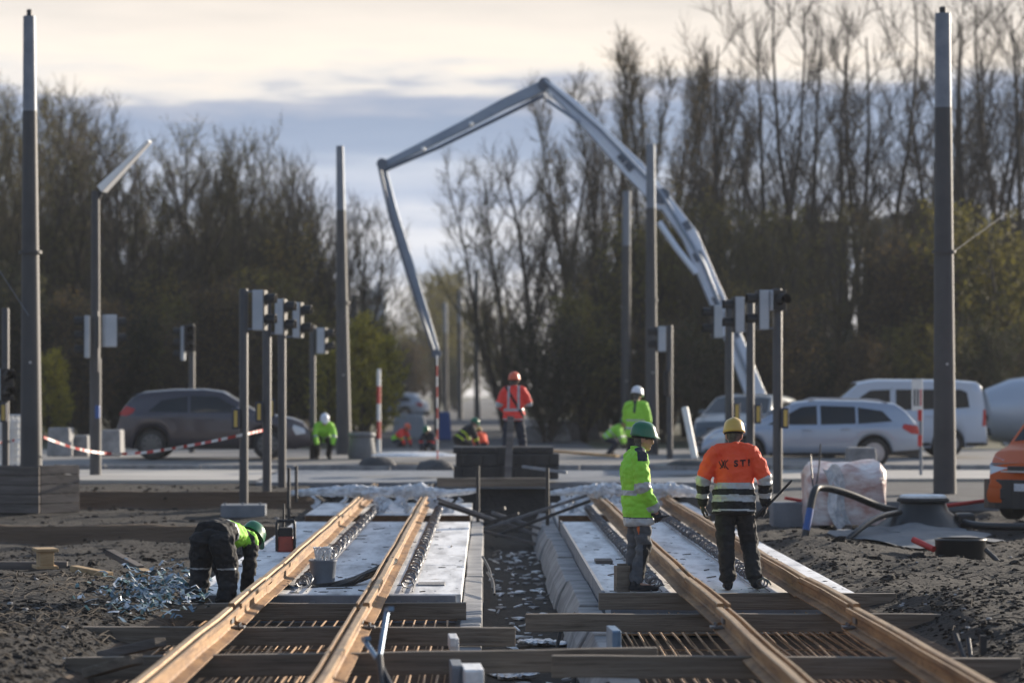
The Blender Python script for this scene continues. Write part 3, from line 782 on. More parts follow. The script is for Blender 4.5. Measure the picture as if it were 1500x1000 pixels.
# worker bending over at the left pit
Pb=pose(pelvis=V(0,0,.78),waist=V(0,.12,.82),chest=V(0,.34,.77),neck=V(.03,.50,.77),head=V(.10,.60,.74),face=V(.35,.6,-.75),hup=V(.15,.75,.6),
   sh=(V(.185,.45,.74),V(-.185,.45,.74)),el=(V(.20,.40,.46),V(-.22,.50,.46)),wr=(V(.14,.40,.22),V(-.18,.56,.24)),hand=(V(0,.1,-1),V(0,.2,-1)),
   hip=(V(.10,-.03,.76),V(-.10,-.03,.76)),kn=(V(.15,.04,.42),V(-.17,.03,.42)),an=(V(.15,-.03,.10),V(-.18,-.02,.10)),toe=(V(.18,.15,.04),V(-.22,.15,.04)))
def tb(c): return 1 if (abs(c.z-.46)<.008 and c.y<.02) else 0
person('worker in black trousers and lime vest bending over beside the leftmost rail',(X(313,27.72),27.72,-.165),facing(.40,.92),Pb,
   bands=((-1,.36,2),(.36,.42,1),(.78,.86,2)),sleeve=((0,1.1,2),),jmats=('lime','reflect','clothblack'),s=.97,sitting=True,fine=True,lr=1.3,tstripe=(['reflect'],tb))
# far workers
Pr=pose(el=(V(.29,.02,1.17),V(-.29,-.02,1.15)),wr=(V(.12,.24,1.27),V(-.2,.2,1.05)),hand=(V(-.4,.6,.3),V(.3,.6,0)),hip=(V(.09,0,.93),V(-.09,0,.93)),
   kn=(V(.15,.02,.5),V(-.15,.02,.5)),an=(V(.18,0,.1),V(-.18,0,.1)),toe=(V(.22,.17,.04),V(-.22,.17,.04)))
def exr(c,tz):
    if abs(abs(c.x)-.10)<.022 and .35<tz: return 1
    if abs(c.x*.9+.55*(c.z-1.25))<.025 and c.y<0: return 2
    return None
person('worker in bright red jacket and orange helmet standing on the dark steel plates',(X(753,55),55,.62),facing(.1,1),Pr,bands=((0,.05,1),(.28,.36,1)),sleeve=((.45,.55,1),),
   jmats=('redvest','reflect','clothblack'),trousers='clothnavy',hatc='hatorange',vox=.016,hem=.86,extra=exr)
Pw=pose(el=(V(.23,.02,1.14),V(-.23,.06,1.14)),wr=(V(.15,.22,1.0),V(-.12,.25,1.0)),head=V(0,.05,1.62),face=V(.3,1,-.25))
def exw(c,tz): return 2 if (abs(c.x)<.03 and tz>.72 and c.y<0) else None
person('worker in lime vest and white helmet standing behind the green-helmeted worker',(X(932,55),55,.33),facing(.35,1),Pw,bands=((.22,.28,1),(.45,.51,1)),sleeve=((.6,.7,1),),
   jmats=('lime','reflect','clothnavy'),trousers='clothblack',hatc='hatwhite',vox=.016,hem=.84,extra=exw)
Pk=pose(pelvis=V(0,0,.55),waist=V(0,.08,.64),chest=V(0,.26,.78),neck=V(0,.38,.90),head=V(0,.48,.98),face=V(0,1,-.6),hup=V(0,.5,.9),
   sh=(V(.18,.33,.86),V(-.18,.33,.86)),el=(V(.24,.42,.6),V(-.24,.42,.6)),wr=(V(.2,.52,.38),V(-.2,.52,.38)),hip=(V(.1,0,.52),V(-.1,0,.52)),
   kn=(V(.17,.34,.42),V(-.17,.34,.42)),an=(V(.14,.05,.1),V(-.14,.05,.1)),toe=(V(.16,.2,.04),V(-.16,.2,.04)))
def crouch(px,Y,z,rz,label,jm,hatc,tr='clothnavy',s=1.,bands=((.1,.18,1),(.42,.5,1))):
    return person(label,(X(px,Y),Y,z),rz,Pk,bands=bands,sleeve=((.55,.65,1),),jmats=jm,trousers=tr,hatc=hatc,vox=.02,sitting=True,s=s,hem=.5)
crouch(890,70,.46,facing(.9,-.2),'worker in lime bending low to the left of the white-helmeted worker',('lime','reflect','clothnavy'),'hatgreen',s=.82)
crouch(473,66,.47,facing(.15,-1),'crouching worker in lime with white helmet right of the dark car',('lime','reflect','clothblack'),'hatwhite','clothblack',.92,bands=((.3,.36,1),))
crouch(707,72,.36,facing(-.3,1),'small crouching worker in plain orange behind the dark steel plates',('orange','orange','clothblack'),'hatyellow',s=.68)
crouch(634,74,.30,facing(-.5,-1),'crouching worker in green helmet beside the thin red and white pole',('clothnavy','redvest','clothblack'),'hatgreen',s=.75)
crouch(580,80,.30,facing(.8,-.5),'small crouching worker in red and green near the left red and white pole',('redvest','lime','clothblack'),'hatorange',s=.75,bands=((0,.4,1),))
crouch(671,70,.36,facing(.8,.4),'crouching worker in dark clothing at the left end of the dark steel plates',('clothblack','sunlime_band','clothblack'),'hatgreen','clothblack',s=.9)
# ------------------------------------------------------------------ vehicles (local +X forward, z up from the ground)
def wheel_parts(root,x,y,r,w,side,rim,spokes):
    wh=MB();wh.lathe([(r*.62,-w*.5),(r*.93,-w*.5),(r,-w*.32),(r,w*.32),(r*.93,w*.5),(r*.62,w*.5)],(x,y,r),28,axis='Y')
    t=wh.build('wheel','tyre',root,smooth=True)
    q=MB();yy=y+side*w*.40
    q.lathe([(r*.66,-.02),(r*.66,.02)],(x,yy-side*.03,r),28,axis='Y',m=1)
    q.lathe([(r*.68,-.014),(r*.68,.014),(r*.60,.02),(r*.60,-.014)],(x,yy+side*.01,r),28,axis='Y',m=0)
    for k in range(spokes):
        a=2*math.pi*k/spokes+.2
        p=Vector((x+math.cos(a)*r*.64,yy+side*.02,r+math.sin(a)*r*.64));q.bar((x,yy+side*.03,r),p,.055*14/spokes,.03,m=0,up=(0,1,0))
    q.lathe([(r*.16,-.02),(r*.16,.045)],(x,yy,r),12,axis='Y',m=0)
    q.build('rim',[rim,'black'],t,smooth=True)
def car(name,label,cat,loc,rz,S,group=None):
    root=thing(name,label,cat,loc,rz,group)
    L=S['L'];W=S['W']/2;wx=S['wheels'];wr=S['wr'];sill=S['sill']
    top=S['top'];belt=S['belt'];tum=S.get('tum',.22)
    def zt(x): return interp(top,x)
    def hw(x):
        e=min(x,L-x);return W*(1-.16*math.exp(-(x/.22)**1.3)-.22*math.exp(-((L-x)/.38)**1.4))
    def zb(x):
        z=sill+ .06*math.exp(-(x/.3)**2)+.05*math.exp(-((L-x)/.3)**2)
        for c in wx:
            d=abs(x-c);Ra=wr+.055
            if d<Ra: z=max(z,wr+math.sqrt(Ra*Ra-d*d))
        return z
    def sect(x):
        t=zt(x);zs=min(interp(belt,x),t-.045);w=hw(x);b=min(zb(x),zs-.06);h=max(0,t-zs)
        wt=w*(1-tum*min(1,h/.55)) if h>.12 else w*(1-.08*h/.12)
        pts=[(w*.93,b)]
        for f,k in ((.12,.975),(.35,1.0),(.6,1.0),(.85,.985),(.97,.965)): pts.append((w*k,b+(zs-b)*f))
        pts.append((w*.955,zs))
        ht=t-min(.055,h*.5)
        for f in (.33,.66,1.): pts.append((lerp(w*.955,wt,f**1.15),lerp(zs,ht,f)))
        pts+= [(wt*.94,t-min(.03,h*.25)),(wt*.7,t-.008),(wt*.35,t),(0,t+.004)]
        return pts
    def ysurf(x,z):
        p=sect(x)
        for (y0,z0),(y1,z1) in zip(p,p[1:]):
            if z0<=z<=z1 and z1>z0: return lerp(y0,y1,(z-z0)/(z1-z0))
        return p[0][0] if z<p[0][1] else p[9][0]
    b=MB();n=int(L/.04);rings=[]
    for i in range(n+1):
        x=L*i/n;p=sect(min(max(x,.001),L-.001))
        rings.append([(x,y,z) for y,z in p]+[(x,-y,z) for y,z in p[-2::-1]])
    b.rings(rings,0,cap=True)
    b.build('body',S['paint'],root,smooth=True,ang=55)
    u=MB();u.box((L/2,0,sill+.12),(L*.86,S['W']*.80,.25));u.box((L/2,0,sill+.4),(L*.8,S['W']*.7,.35));u.build('underbody','black',root)
    def side_patch(nm,poly,m,sides=(1,-1),off=.004,st=.05,parent=None):
        xs=[p[0] for p in poly];x0,x1=min(xs),max(xs);k=max(3,int((x1-x0)/st))
        for sd in sides:
            g=MB();rows=[]
            for i in range(k+1):
                x=lerp(x0+.001,x1-.001,i/k);zz=[]
                for (ax,az),(bx,bz) in zip(poly,poly[1:]+poly[:1]):
                    if min(ax,bx)<=x<=max(ax,bx) and abs(bx-ax)>1e-6: zz.append(lerp(az,bz,(x-ax)/(bx-ax)))
                lo,hi=min(zz),max(zz);rows.append([(x,sd*(ysurf(x,lerp(lo,hi,j/4))+off),lerp(lo,hi,j/4)) for j in range(5)])
            o=len(g.v)
            for r in rows: g.v+=r
            for i in range(k):
                for j in range(4): a=i*5+j;g.f.append((a,a+1,a+6,a+5));g.m.append(0)
            yield g.build(nm,m,parent or root,smooth=True)
    def top_patch(nm,x0,x1,fw0,fw1,m,off=.005):
        g=MB();k=10
        for i in range(k+1):
            x=lerp(x0,x1,i/k);p=sect(x);f=lerp(fw0,fw1,i/k)
            for j in range(9):
                s_=lerp(-1,1,j/8);y=s_*p[9][0]*f;ay=abs(y);z=p[-1][1]
                for (ya,za),(yb,zb_) in zip(p[9:],p[10:]):
                    if yb<=ay<=ya: z=lerp(za,zb_,(ya-ay)/max(1e-6,ya-yb))
                g.v.append((x,y,z+off))
        for i in range(k):
            for j in range(8): a=i*9+j;g.f.append((a,a+1,a+10,a+9));g.m.append(0)
        return g.build(nm,m,root,smooth=True)
    for poly in S['windows']: list(side_patch('window',poly,'glass'))
    for poly in S.get('trims',[]): list(side_patch('trim',poly,S.get('trimm','plastic'),off=.006))
    for (x0,x1) in S['screens']: top_patch('windscreen',x0,x1,.90,.92,'glass')
    for poly in S['tails']: list(side_patch('tail_lamp',poly,'lampred',off=.012,st=.03))
    for poly in S['heads']: list(side_patch('headlight',poly,'lampclear',off=.012,st=.03))
    for d in S.get('doors',[]):           # shut lines as a thin dark strip
        for sd in (1,-1):
            g=MB();pts=[(x,sd*(ysurf(x,z)+.001),z) for x,z in d];g.tube(pts,.006,4);g.build('door_gap','black',root)
    for hx,hz in S.get('handles',[]):
        for sd in (1,-1):
            g=MB();g.box((hx,sd*(ysurf(hx,hz)+.018),hz),(.2,.028,.03));g.build('door_handle',S['paint'],root,bevel=.008)
    if 'mirror' in S:
        mx_,mz=S['mirror']
        for sd in (1,-1):
            g=MB();y=ysurf(mx_,mz);g.blob((mx_,sd*(y+.11),mz+.06),(.07,.11,.075),3,0,10,6,0.);g.bar((mx_+.02,sd*(y-.01),mz-.01),(mx_+.02,sd*(y+.09),mz+.03),.05,.03);g.build('mirror',S.get('mirrorm',S['paint']),root,smooth=True)
    # front and rear details
    w=hw(L)*.9
    g=MB();g.box((L+.004,0,sill+.18),(.03,w*1.55,.16));g.box((L-.002,0,S.get('grz',.62)),(.03,w*1.2,.10));gr=g.build('grille','plastic',root,bevel=.01)
    if S.get('badge'):
        e=MB();e.lathe([(.055,0),(.075,0),(.075,.02),(.055,.02)],(L+.015,0,S['grz']),20,axis='X');e.bar((L+.025,-.06,S['grz']),(L+.025,.06,S['grz']),.02,.02);e.build('badge','alloy',root,smooth=True)
        e=MB();e.box((L+.012,0,S['grz']-.03),(.02,w*1.5,.025));e.build('trim','alloy',root)
    g=MB();g.box((L+(.062 if S.get('blackfront') else .03),0,S.get('plz',.40)),(.012,.52,.11));g.build('licence_plate','plate',root)
    g=MB();g.box((-.012,0,S.get('rplz',.78)),(.012,.52,.11));g.build('licence_plate','plate',root)
    if S.get('blackfront'):
        g=MB();ring=[]
        for y_ in [lerp(-1,1,j/12) for j in range(13)]:
            xx=L+.05-.30*abs(y_)**3;ring.append((xx,y_*W*.97))
        for (xa,ya),(xb,yb) in zip(ring,ring[1:]): g.prism([(xa,ya,.2),(xb,yb,.2),(xb-.35,yb,.2),(xa-.35,ya,.2)],(0,0,.43))
        g.build('front_bumper','plastic',root,bevel=.01)
    g=MB();g.box((.05,0,sill+.15),(.16,hw(.05)*1.9,.2));g.build('bumper','plastic',root,bevel=.03)
    if S.get('rails'):
        a,c=S['rails']
        for sd in (1,-1):
            g=MB();pts=[]
            for i in range(9):
                x=lerp(a,c,i/8);p=sect(x);pts.append((x,sd*p[10][0],p[10][1]+(.05 if 0<i<8 else 0)))
            g.tube(pts,.016,6);g.build('roof_rail','alloy',root,smooth=True)
    if S.get('spoiler'):
        x0,x1,z=S['spoiler'];g=MB();ww=hw(x1)*.70;g.prism([(x0,-ww,z),(x1,-ww,z+.05),(x1,-ww,z-.02)],(0,2*ww,0));g.build('spoiler',S['paint'],root,bevel=.008)
    for c in wx:
        for sd in (1,-1): wheel_parts(root,c,sd*(W-.115),wr,.22,sd,S.get('rim','alloy'),S.get('spokes',10))
    return root
M['suvpaint']=mat('suvpaint',(.052,.045,.056),.30,.45,coat=.8)
M['silverpaint']=mat('silverpaint',(.33,.38,.47),.30,.45,coat=.8)
M['whitepaint']=mat('whitepaint',(.43,.49,.59),.35,.1,coat=.6)
M['orangepaint']=mat('orangepaint',(.50,.085,.008),.5,0,coat=.1,spec=.25)
M['darkpaint']=mat('darkpaint',(.05,.07,.09),.3,.3,coat=.6)
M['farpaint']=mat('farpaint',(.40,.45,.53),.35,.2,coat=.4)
SUV=dict(L=4.42,W=1.81,wheels=(.80,3.46),wr=.345,sill=.24,paint='suvpaint',tum=.24,
  top=[(0,.82),(.05,1.0),(.10,1.17),(.32,1.43),(.46,1.52),(.62,1.57),(1.3,1.625),(2.0,1.63),(2.42,1.575),(3.22,1.11),(3.6,1.04),(4.02,.96),(4.27,.86),(4.38,.70),(4.42,.62)],
  belt=[(0,1.05),(1.0,1.06),(2.6,1.0),(3.3,.96),(4.1,.80),(4.42,.6)],
  windows=[[(.72,1.10),(1.02,1.36),(1.62,1.455),(1.62,1.08)],[(1.68,1.08),(1.68,1.46),(2.3,1.44),(2.95,1.08)]],
  screens=[(2.56,3.22),(.16,.44)],tails=[[(.03,1.02),(.16,1.24),(.42,1.16),(.36,1.06),(.22,1.0)]],heads=[[(4.02,.72),(4.05,.80),(4.30,.70),(4.32,.60),(4.1,.56)]],
  trims=[[(.4,.27),(.4,.34),(3.9,.34),(3.9,.27)]],doors=[[(1.65,.42),(1.66,.8),(1.66,1.05)],[(2.85,.40),(2.9,.75),(2.78,1.04)]],handles=[(1.25,.95),(2.15,.93)],mirror=(2.78,1.08),rim='darkalloy',spokes=9,spoiler=(.30,.70,1.50),grz=.66)
car('dark_suv','dark violet grey car with sloping tail waiting on the road behind red and white tape','car',(X(178,66),66,road_z(66)+.012),0,SUV)
EST=dict(L=4.68,W=1.83,wheels=(1.02,3.70),wr=.325,sill=.27,trims=[[(.03,.24),(.03,.40),(.62,.36),(.66,.27)],[(1.5,.26),(1.5,.33),(3.25,.33),(3.25,.26)],[(4.1,.27),(4.1,.36),(4.6,.40),(4.6,.28)]],paint='silverpaint',tum=.22,  # dark lower trims: bumper plastic, plus underside shade put into the colour
  top=[(0,.62),(.03,.86),(.10,.98),(.35,1.28),(.55,1.40),(1.2,1.455),(2.2,1.475),(2.7,1.42),(3.55,1.0),(4.0,.93),(4.4,.82),(4.6,.66),(4.68,.5)],
  belt=[(0,.93),(1.5,.92),(3.4,.87),(4.2,.78),(4.68,.5)],
  windows=[[(.62,1.00),(.82,1.22),(1.35,1.30),(1.35,.95)],[(1.40,.95),(1.40,1.31),(2.15,1.335),(2.15,.93)],[(2.22,.93),(2.22,1.335),(2.55,1.31),(3.28,.93)]],
  screens=[(2.76,3.50),(.14,.40)],tails=[[(.03,.72),(.05,.90),(.38,.95),(.42,.86),(.22,.74)]],heads=[[(4.05,.74),(4.12,.82),(4.50,.72),(4.52,.62),(4.2,.62)]],
  doors=[[(1.36,.42),(1.38,.9)],[(2.18,.35),(2.2,.9)],[(3.2,.38),(3.25,.85)]],handles=[(1.62,.84),(2.45,.82)],mirror=(3.02,.96),rim='alloy',spokes=14,rails=(.7,2.4),grz=.62,rplz=.75)
car('silver_estate','silver estate car waiting on the road behind the yellow-helmeted worker','car',(X(1341,61.5),61.5,road_z(61.5)+.012),math.pi,EST)
VAN=dict(L=4.75,W=1.90,wheels=(.92,3.72),wr=.33,sill=.24,paint='whitepaint',tum=.12,
  top=[(0,.6),(.03,1.2),(.12,1.70),(.22,1.79),(.8,1.84),(2.6,1.85),(3.0,1.78),(3.75,1.16),(4.2,1.06),(4.6,.86),(4.75,.55)],
  belt=[(0,1.10),(3.4,1.06),(4.2,.94),(4.75,.5)],
  windows=[[(.42,1.18),(.46,1.52),(.62,1.60),(1.05,1.60),(1.05,1.14)],[(1.2,1.14),(1.2,1.60),(2.15,1.60),(2.15,1.12)],[(2.28,1.12),(2.28,1.60),(2.75,1.58),(3.4,1.12)]],
  screens=[(3.04,3.70)],tails=[[(.02,.75),(.02,1.12),(.10,1.14),(.12,.74)]],heads=[[(4.25,.82),(4.3,.95),(4.6,.80),(4.6,.68)]],
  trims=[[(.05,.28),(.05,.36),(4.3,.36),(4.3,.28)]],doors=[[(1.12,.4),(1.14,1.7)],[(2.22,.38),(2.24,1.65)]],handles=[(1.35,.98),(2.45,.96)],mirror=(3.25,1.15),grz=.62)
car('white_van','white van with bluish windows waiting behind the silver estate car','van',(X(1437,67.5),67.5,road_z(67.5)+.012),math.pi,VAN)
OV=dict(VAN);OV.update(blackfront=True,trims=[[(.05,.25),(.05,.52),(4.5,.56),(4.5,.25)]],paint='orangepaint',heads=[[(4.20,.80),(4.28,.98),(4.62,.86),(4.66,.70)]],badge=True,grz=.78,plz=.52,mirrorm='plastic',mirror=(3.3,1.12))
ov=car('orange_van','orange van with dark bumper standing on the soil at the edge of the site','van',(0,0,0),0,OV)
yaw=facing(0,0);a_=R(232)
ov.rotation_euler=(0,0,a_)
fc=at(1512,700,41.6);dirv=V(math.cos(a_),math.sin(a_),0)
ov.location=(fc.x-dirv.x*4.75,fc.y-dirv.y*4.75,Z(766,41.6))
DK=dict(EST);DK.update(paint='darkpaint',rails=None)
car('dark_car','dark blue car half hidden behind the silver estate','car',(X(1130,72),72,.51),R(250),DK)
FC=dict(VAN);FC.update(paint='farpaint',L=4.75)
car('distant_car','small pale car far down the road between the trees','car',(X(625,150),150,.6),R(170),dict(EST,paint='farpaint',rails=None))
# concrete mixer lorry at the edge of the picture
mt=thing('mixer_lorry','grey concrete mixer lorry with its drum, behind the white van at the picture edge','lorry',(X(1500,78),78,.5))
dr=MB();ax=Matrix.Rotation(R(86),4,'Y')@Matrix.Rotation(R(0),4,'Z')
prof=[(.1,-1.17),(.66,-1.15),(.72,-1.10),(.92,-.4),(.93,.15),(.93,.75),(.80,1.25),(.5,1.6),(.1,1.65)]
dr.lathe([(r,z) for r,z in prof],(0,0,0),28,mt=Matrix.Rotation(R(84),3,'Y'))
d=dr.build('drum','farpaint',mt,smooth=True);d.location=(.1,0,1.02)
dr=MB();dr.lathe([(.935,.10),(.955,.10),(.955,.2),(.935,.2)],(0,0,0),28,mt=Matrix.Rotation(R(84),3,'Y'));o=dr.build('drum_band','darkalloy',d,smooth=True)
q=MB();q.box((.9,0,.45),(4.2,.9,.22));q.bar((-1.1,-.3,.9),(-.75,-.3,.45),.1,.1);q.bar((-1.1,.3,.9),(-.75,.3,.45),.1,.1);q.build('chassis','darksteel',mt)
q=MB();q.prism([(-1.30,-.25,1.05),(-.55,-.25,.05),(-.45,-.25,.10),(-1.15,-.25,1.15)],(0,.5,0));q.build('chute','farpaint',mt)
for xx in (.9,2.4):
    for sd in (1,-1): wheel_parts(mt,xx,sd*.95,.45,.28,sd,'darkalloy',6)
# ------------------------------------------------------------------ poles
def pole(px0,px1,ptop,psplit,pbase,Y,w0,w1,label,grp='tram catenary poles',cap=True,name='catenary_pole',cat='pole'):
    base=at(px0,pbase,Y);k=Y/F
    t=thing(name,label,cat,base,0,grp)
    zt=(pbase-ptop)*k;zs=(pbase-psplit)*k;dx=(px1-px0)*k;rb=w0*k/2;rt=w1*k/2
    rs=lerp(rb,rt,zs/zt)
    b=MB();b.lathe([(rb,-.3),(rb,0),(rs,zs)],n=20);
    b.lathe([(rb*1.04,zs*.62),(rb*1.04,zs*.62+.05)],n=20)
    o=b.build('lower_section','polelow',t,smooth=True)
    b=MB();b.lathe([(rs*.985,zs),(rt,zt)],(dx*.0,0,0),n=20);b.build('upper_section','galv',t,smooth=True)
    if cap:
        b=MB();b.lathe([(rt*.45,zt),(rt*.45,zt+.10),(rt*.3,zt+.12)],n=12);b.build('pole_cap','darksteel',t,smooth=True)
    b=MB();b.lathe([(.025,0),(.025,.02)],(.02,-rb*.93,zs*.33),8,axis='Y');b.build('bolt','alloy',t)
    t.rotation_euler=(0,math.atan2(dx,zt),0)
    return t
pole(46,43,24,163,712,50,33,18,'tall two-tone pole rising behind the wooden box',)
pole(1384,1381,20,158,718,50,34,23,'tall two-tone pole between the silver car and the orange van')
pole(504,498,214,308,668,70,23,11,'two-tone pole beside the crouching worker with the white helmet',cap=False)
pole(955,953,212,305,664,70,19,13,'two-tone pole just right of the standing worker in the white helmet',cap=False)
pole(916,918,280,360,655,86,15,12,'two-tone pole just left of the standing worker in the white helmet',cap=False)
pole(699,698,395,446,628,140,9,8,'distant pole above the small orange worker',cap=False)
pole(674,673,425,472,624,167,8,7,'distant pole between the pump hose and the tallest far pole',cap=False)
pole(653,652,443,487,620,190,7,6,'distant pole just right of the hanging pump hose',cap=False)
pole(517,518,432,470,640,110,10,8,'thin distant pole close to the right of the large left pole',cap=False)
# guy wires
b=MB();p0=at(-5,390,49.9);p1=at(42,462,49.8);b.tube([p0,p1],.007,5);b.build('guy_wire','galv');tag(bpy.data.objects['guy_wire'],'thin wire running down to the leftmost tall pole','wire')
b=MB();p0=at(1392,372,50);p1=at(1475,312,56);b.tube([p0,p1],.005,5);o=b.build('guy_wire','steel');tag(o,'thin wire running up to the right from the right tall pole','wire')
# street lamp
lt=thing('street_lamp','slim street lamp with a bright tilted lamp head left of the dark car','street lamp',at(140,696,57))
k=57/F;b=MB();b.lathe([(8.5*k,-.2),(8.5*k,(696-525)*k),(7*k,(696-525)*k),(6*k,(696-280)*k)],n=16);b.build('post','polelow',lt,smooth=True)
b=MB();hp=V(9*k,0,(696-278)*k);b.tube([V(4*k,0,(696-290)*k),hp],.05,8);b.build('bracket','darksteel',lt,smooth=True)
hd=V(82*k,-.3,(696-207)*k-.02);b=MB();b.bar(hp,hd,.26,.17,w1=.16,h1=.07,up=(-.6,.2,.8));b.build('lamp_head','lumin',lt,bevel=.02)
# traffic signals
def signal_head(root,x,z,h,face,n=3,w=.27,d=.17,y=0.,back='siggrey'):
    """face = direction angle of the lenses about z (0 = +X)"""
    hdm=MB();hdm.box((0,0,h/2),(d,w,h));o=hdm.build('signal_head',back,root,bevel=.02);o.location=(x,y,z);o.rotation_euler=(0,0,face)
    bp=MB();bp.box((d/2+.012,0,h/2),(.02,w*1.02,h*1.0));bp.build('front_plate','black',o,bevel=.008)
    r=min(w*.42,h/n*.40)
    for i in range(n):
        zc=h*(i+.5)/n;v=MB();rings=[]
        for q in range(2):
            ring=[]
            for j in range(15):
                a=lerp(-25,205,j/14);L_=(.02 if q==0 else .20)
                ring.append((d/2+L_,math.cos(R(a))*r,zc+math.sin(R(a))*r))
            rings.append(ring)
        oo=len(v.v)
        for rg_ in rings: v.v+=rg_
        inner=[(p[0],p[1]*.93,zc+(p[2]-zc)*.93) for rg_ in rings for p in rg_];v.v+=inner
        for j in range(14):
            v.f+=[(j,j+1,16+j,15+j),(30+j,45+j,46+j,31+j),(15+j,16+j,46+j,45+j)];v.m+=[0,0,0]
        v.build('visor','black',o,smooth=True,ang=60)
        ln=MB();ln.lathe([(r*.9,.0),(r*.7,.02),(.01,.03)],(d/2+.02,0,zc),16,axis='X');ln.build('lens','glass',o,smooth=True)
    return o
def button(root,x,z,y=-.09):
    b=MB();b.box((x-.05,y,z),(.13,.1,.36));o=b.build('push_button_box','navybox',root,bevel=.015)
    b=MB();b.box((x-.045,y-.056,z),(.06,.016,.29));b.build('button_plate','yellow',o)
def sigpole(label,px,ptop,pbase,Y,w,heads,btn=None,grp='traffic signal poles at the crossing',arms=True):
    k=Y/F;t=thing('traffic_signal',label,'traffic light',at(px,pbase,Y),0,grp)
    b=MB();b.lathe([(w*k/2,-.2),(w*k/2,(pbase-ptop)*k),(w*k/2*.8,(pbase-ptop)*k+.03)],n=14);b.build('post','polelow',t,smooth=True)
    for (xa,xb,ya,yb,face,n) in heads:
        x=((xa+xb)/2-px)*k;z=(pbase-yb)*k;h=(yb-ya)*k
        signal_head(t,x,z,h,R(face),n,d=(xb-xa)*k*.92,y=-.02)
        if arms:
            for zz in (z+h*.04,z+h*.97):
                b=MB();b.bar((0,0,zz),(x,0,zz),.04,.03);b.build('bracket','galv',t)
    for (x,z) in (btn or []): button(t,(x-px)*k,(pbase-z)*k)
    return t
sigpole('leftmost of the three tall signal poles in front of the dark car',357,425,740,50,13,[(371,389,425,484,-8,2)],[(350,613)])
sigpole('middle of the three tall signal poles in front of the dark car',391,438,738,51.5,13,[(404,418,438,490,-8,2)],[(384,603)])
sigpole('rightmost of the three tall signal poles in front of the dark car',413,440,702,53,12,[(430,442,443,495,-8,2)],[(402,598)])
sigpole('signal on a thin pole between the dark car and the tall left pole',458,478,668,66,9,[(465,478,480,518,-10,2)])
sigpole('pair of black signal heads on a pole behind the dark car',281,476,668,72,9,[(266,271,478,528,175,3),(270,284,476,515,-80,3)],arms=False)
sigpole('nearest signal pole with dark heads in front of the silver car',1139,425,733,50,14,[(1109,1125,425,483,188,2),(1126,1146,425,455,-60,1)],[(1153,612)])
sigpole('signal pole directly right of the yellow-helmeted worker',1099,437,690,53,12,[(1074,1089,435,487,188,2)],[(1113,606)])
sigpole('signal pole directly behind the yellow-helmeted worker',1068,447,690,56,12,[(1043,1058,447,495,188,2)],[(1082,603)])
sigpole('signal pole with one grey head right of the standing worker in the white helmet',981,478,668,66,9,[(962,975,478,515,185,2)])
b=MB();p=at(143,603,56.6);b.box(p,(.09,.12,.26));tag(b.build('blue_box','blue',bevel=.02),'small blue box strapped to the street lamp post','box')
sg=sigpole('signal heads fixed on both sides of the street lamp post',141,458,530,56.8,8,[(124,132,462,524,184,3),(151,170,461,508,25,2)],arms=False)
sigpole('dark pedestrian signal pole at the far left behind the white fence',8,453,695,54,11,[(2,15,540,586,-60,2)],[(10,604)])
# pedestrian signal on the thin pole right
b=MB();p=at(977,563,65.8);b.box(p,(.14,.14,.55));b.box(p+V(0,0,.29),(.17,.17,.04));tag(b.build('signal_box','black',bevel=.02),'slim black signal box on the thin pole right of the white-helmeted worker','signal box')

# ------------------------------------------------------------------ concrete pump boom
bt=thing('concrete_pump','pale blue concrete pump with its long folding boom arching over the crossing','concrete pump',(X(1118,80),80,.5))
YB=80.;o0=bt.location
def bp(x,y,dy=0): return at(x,y,YB+dy)
def boomseg(nm,pts,hs,w,m='boom'):
    b=MB();P=[bp(*p)-o0 for p in pts];rs=[]
    for i,p in enumerate(P):
        t=(P[min(i+1,len(P)-1)]-P[max(i-1,0)]).normalized();u=t.cross(Vector((0,1,0))).normalized();h=hs[i]*YB/F/2
        rs.append([p+u*h+V(0,-w/2,0),p+u*h+V(0,w/2,0),p-u*h+V(0,w/2,0),p-u*h+V(0,-w/2,0)])
    b.rings(rs);return b.build(nm,m,bt,bevel=.02)
s1=boomseg('boom_section',[(1122,640),(1108,582),(1072,490),(1040,415),(1010,345),(968,288)],[22,28,25,23,23,20],.45)
s2=boomseg('boom_section',[(975,300),(930,250),(880,198),(840,158),(797,122)],[25,30,24,20,15],.38)
s3=boomseg('boom_section',[(797,126),(740,152),(680,184),(620,214),(562,242)],[17,16,14,12,10],.32,'boomgrey')
s4=boomseg('boom_section',[(560,240),(576,310),(600,390),(622,460),(640,520)],[9,13,14,13,11],.26,'boomgrey')
def rod(nm,pts,r,par,m):
    b=MB();b.tube([bp(*p)-o0 for p in pts],r,8);b.build(nm,m,par,smooth=True)
rod('hydraulic_ram',[(965,325,-.4),(990,362,-.4),(1020,400,-.4)],.085,s1,'boom');rod('delivery_pipe',[(797,118,-.35),(880,190,-.35),(968,282,-.35),(1030,385,-.35),(1100,560,-.35)],.06,s1,'boomgrey')
rod('hydraulic_ram',[(800,146,-.3),(850,180,-.3)],.05,s2,'boomgrey')
rod('delivery_pipe',[(562,250,-.3),(640,217,-.3),(720,178,-.3),(797,140,-.3)],.055,s3,'boomdark')
rod('delivery_pipe',[(556,246,-.25),(572,318,-.25),(596,398,-.25),(638,522,-.25)],.05,s4,'boomdark')
rod('delivery_hose',[(640,522),(644,560),(640,610),(639,655)],.075,s4,'rubber')
for (x,y,r) in ((797,124,9),(560,241,8),(968,288,12),(640,518,7)):
    b=MB();b.lathe([(r*YB/F,-.3),(r*YB/F,.3)],bp(x,y)-o0,14,axis='Y');b.build('pivot','boomdark',bt,smooth=True)
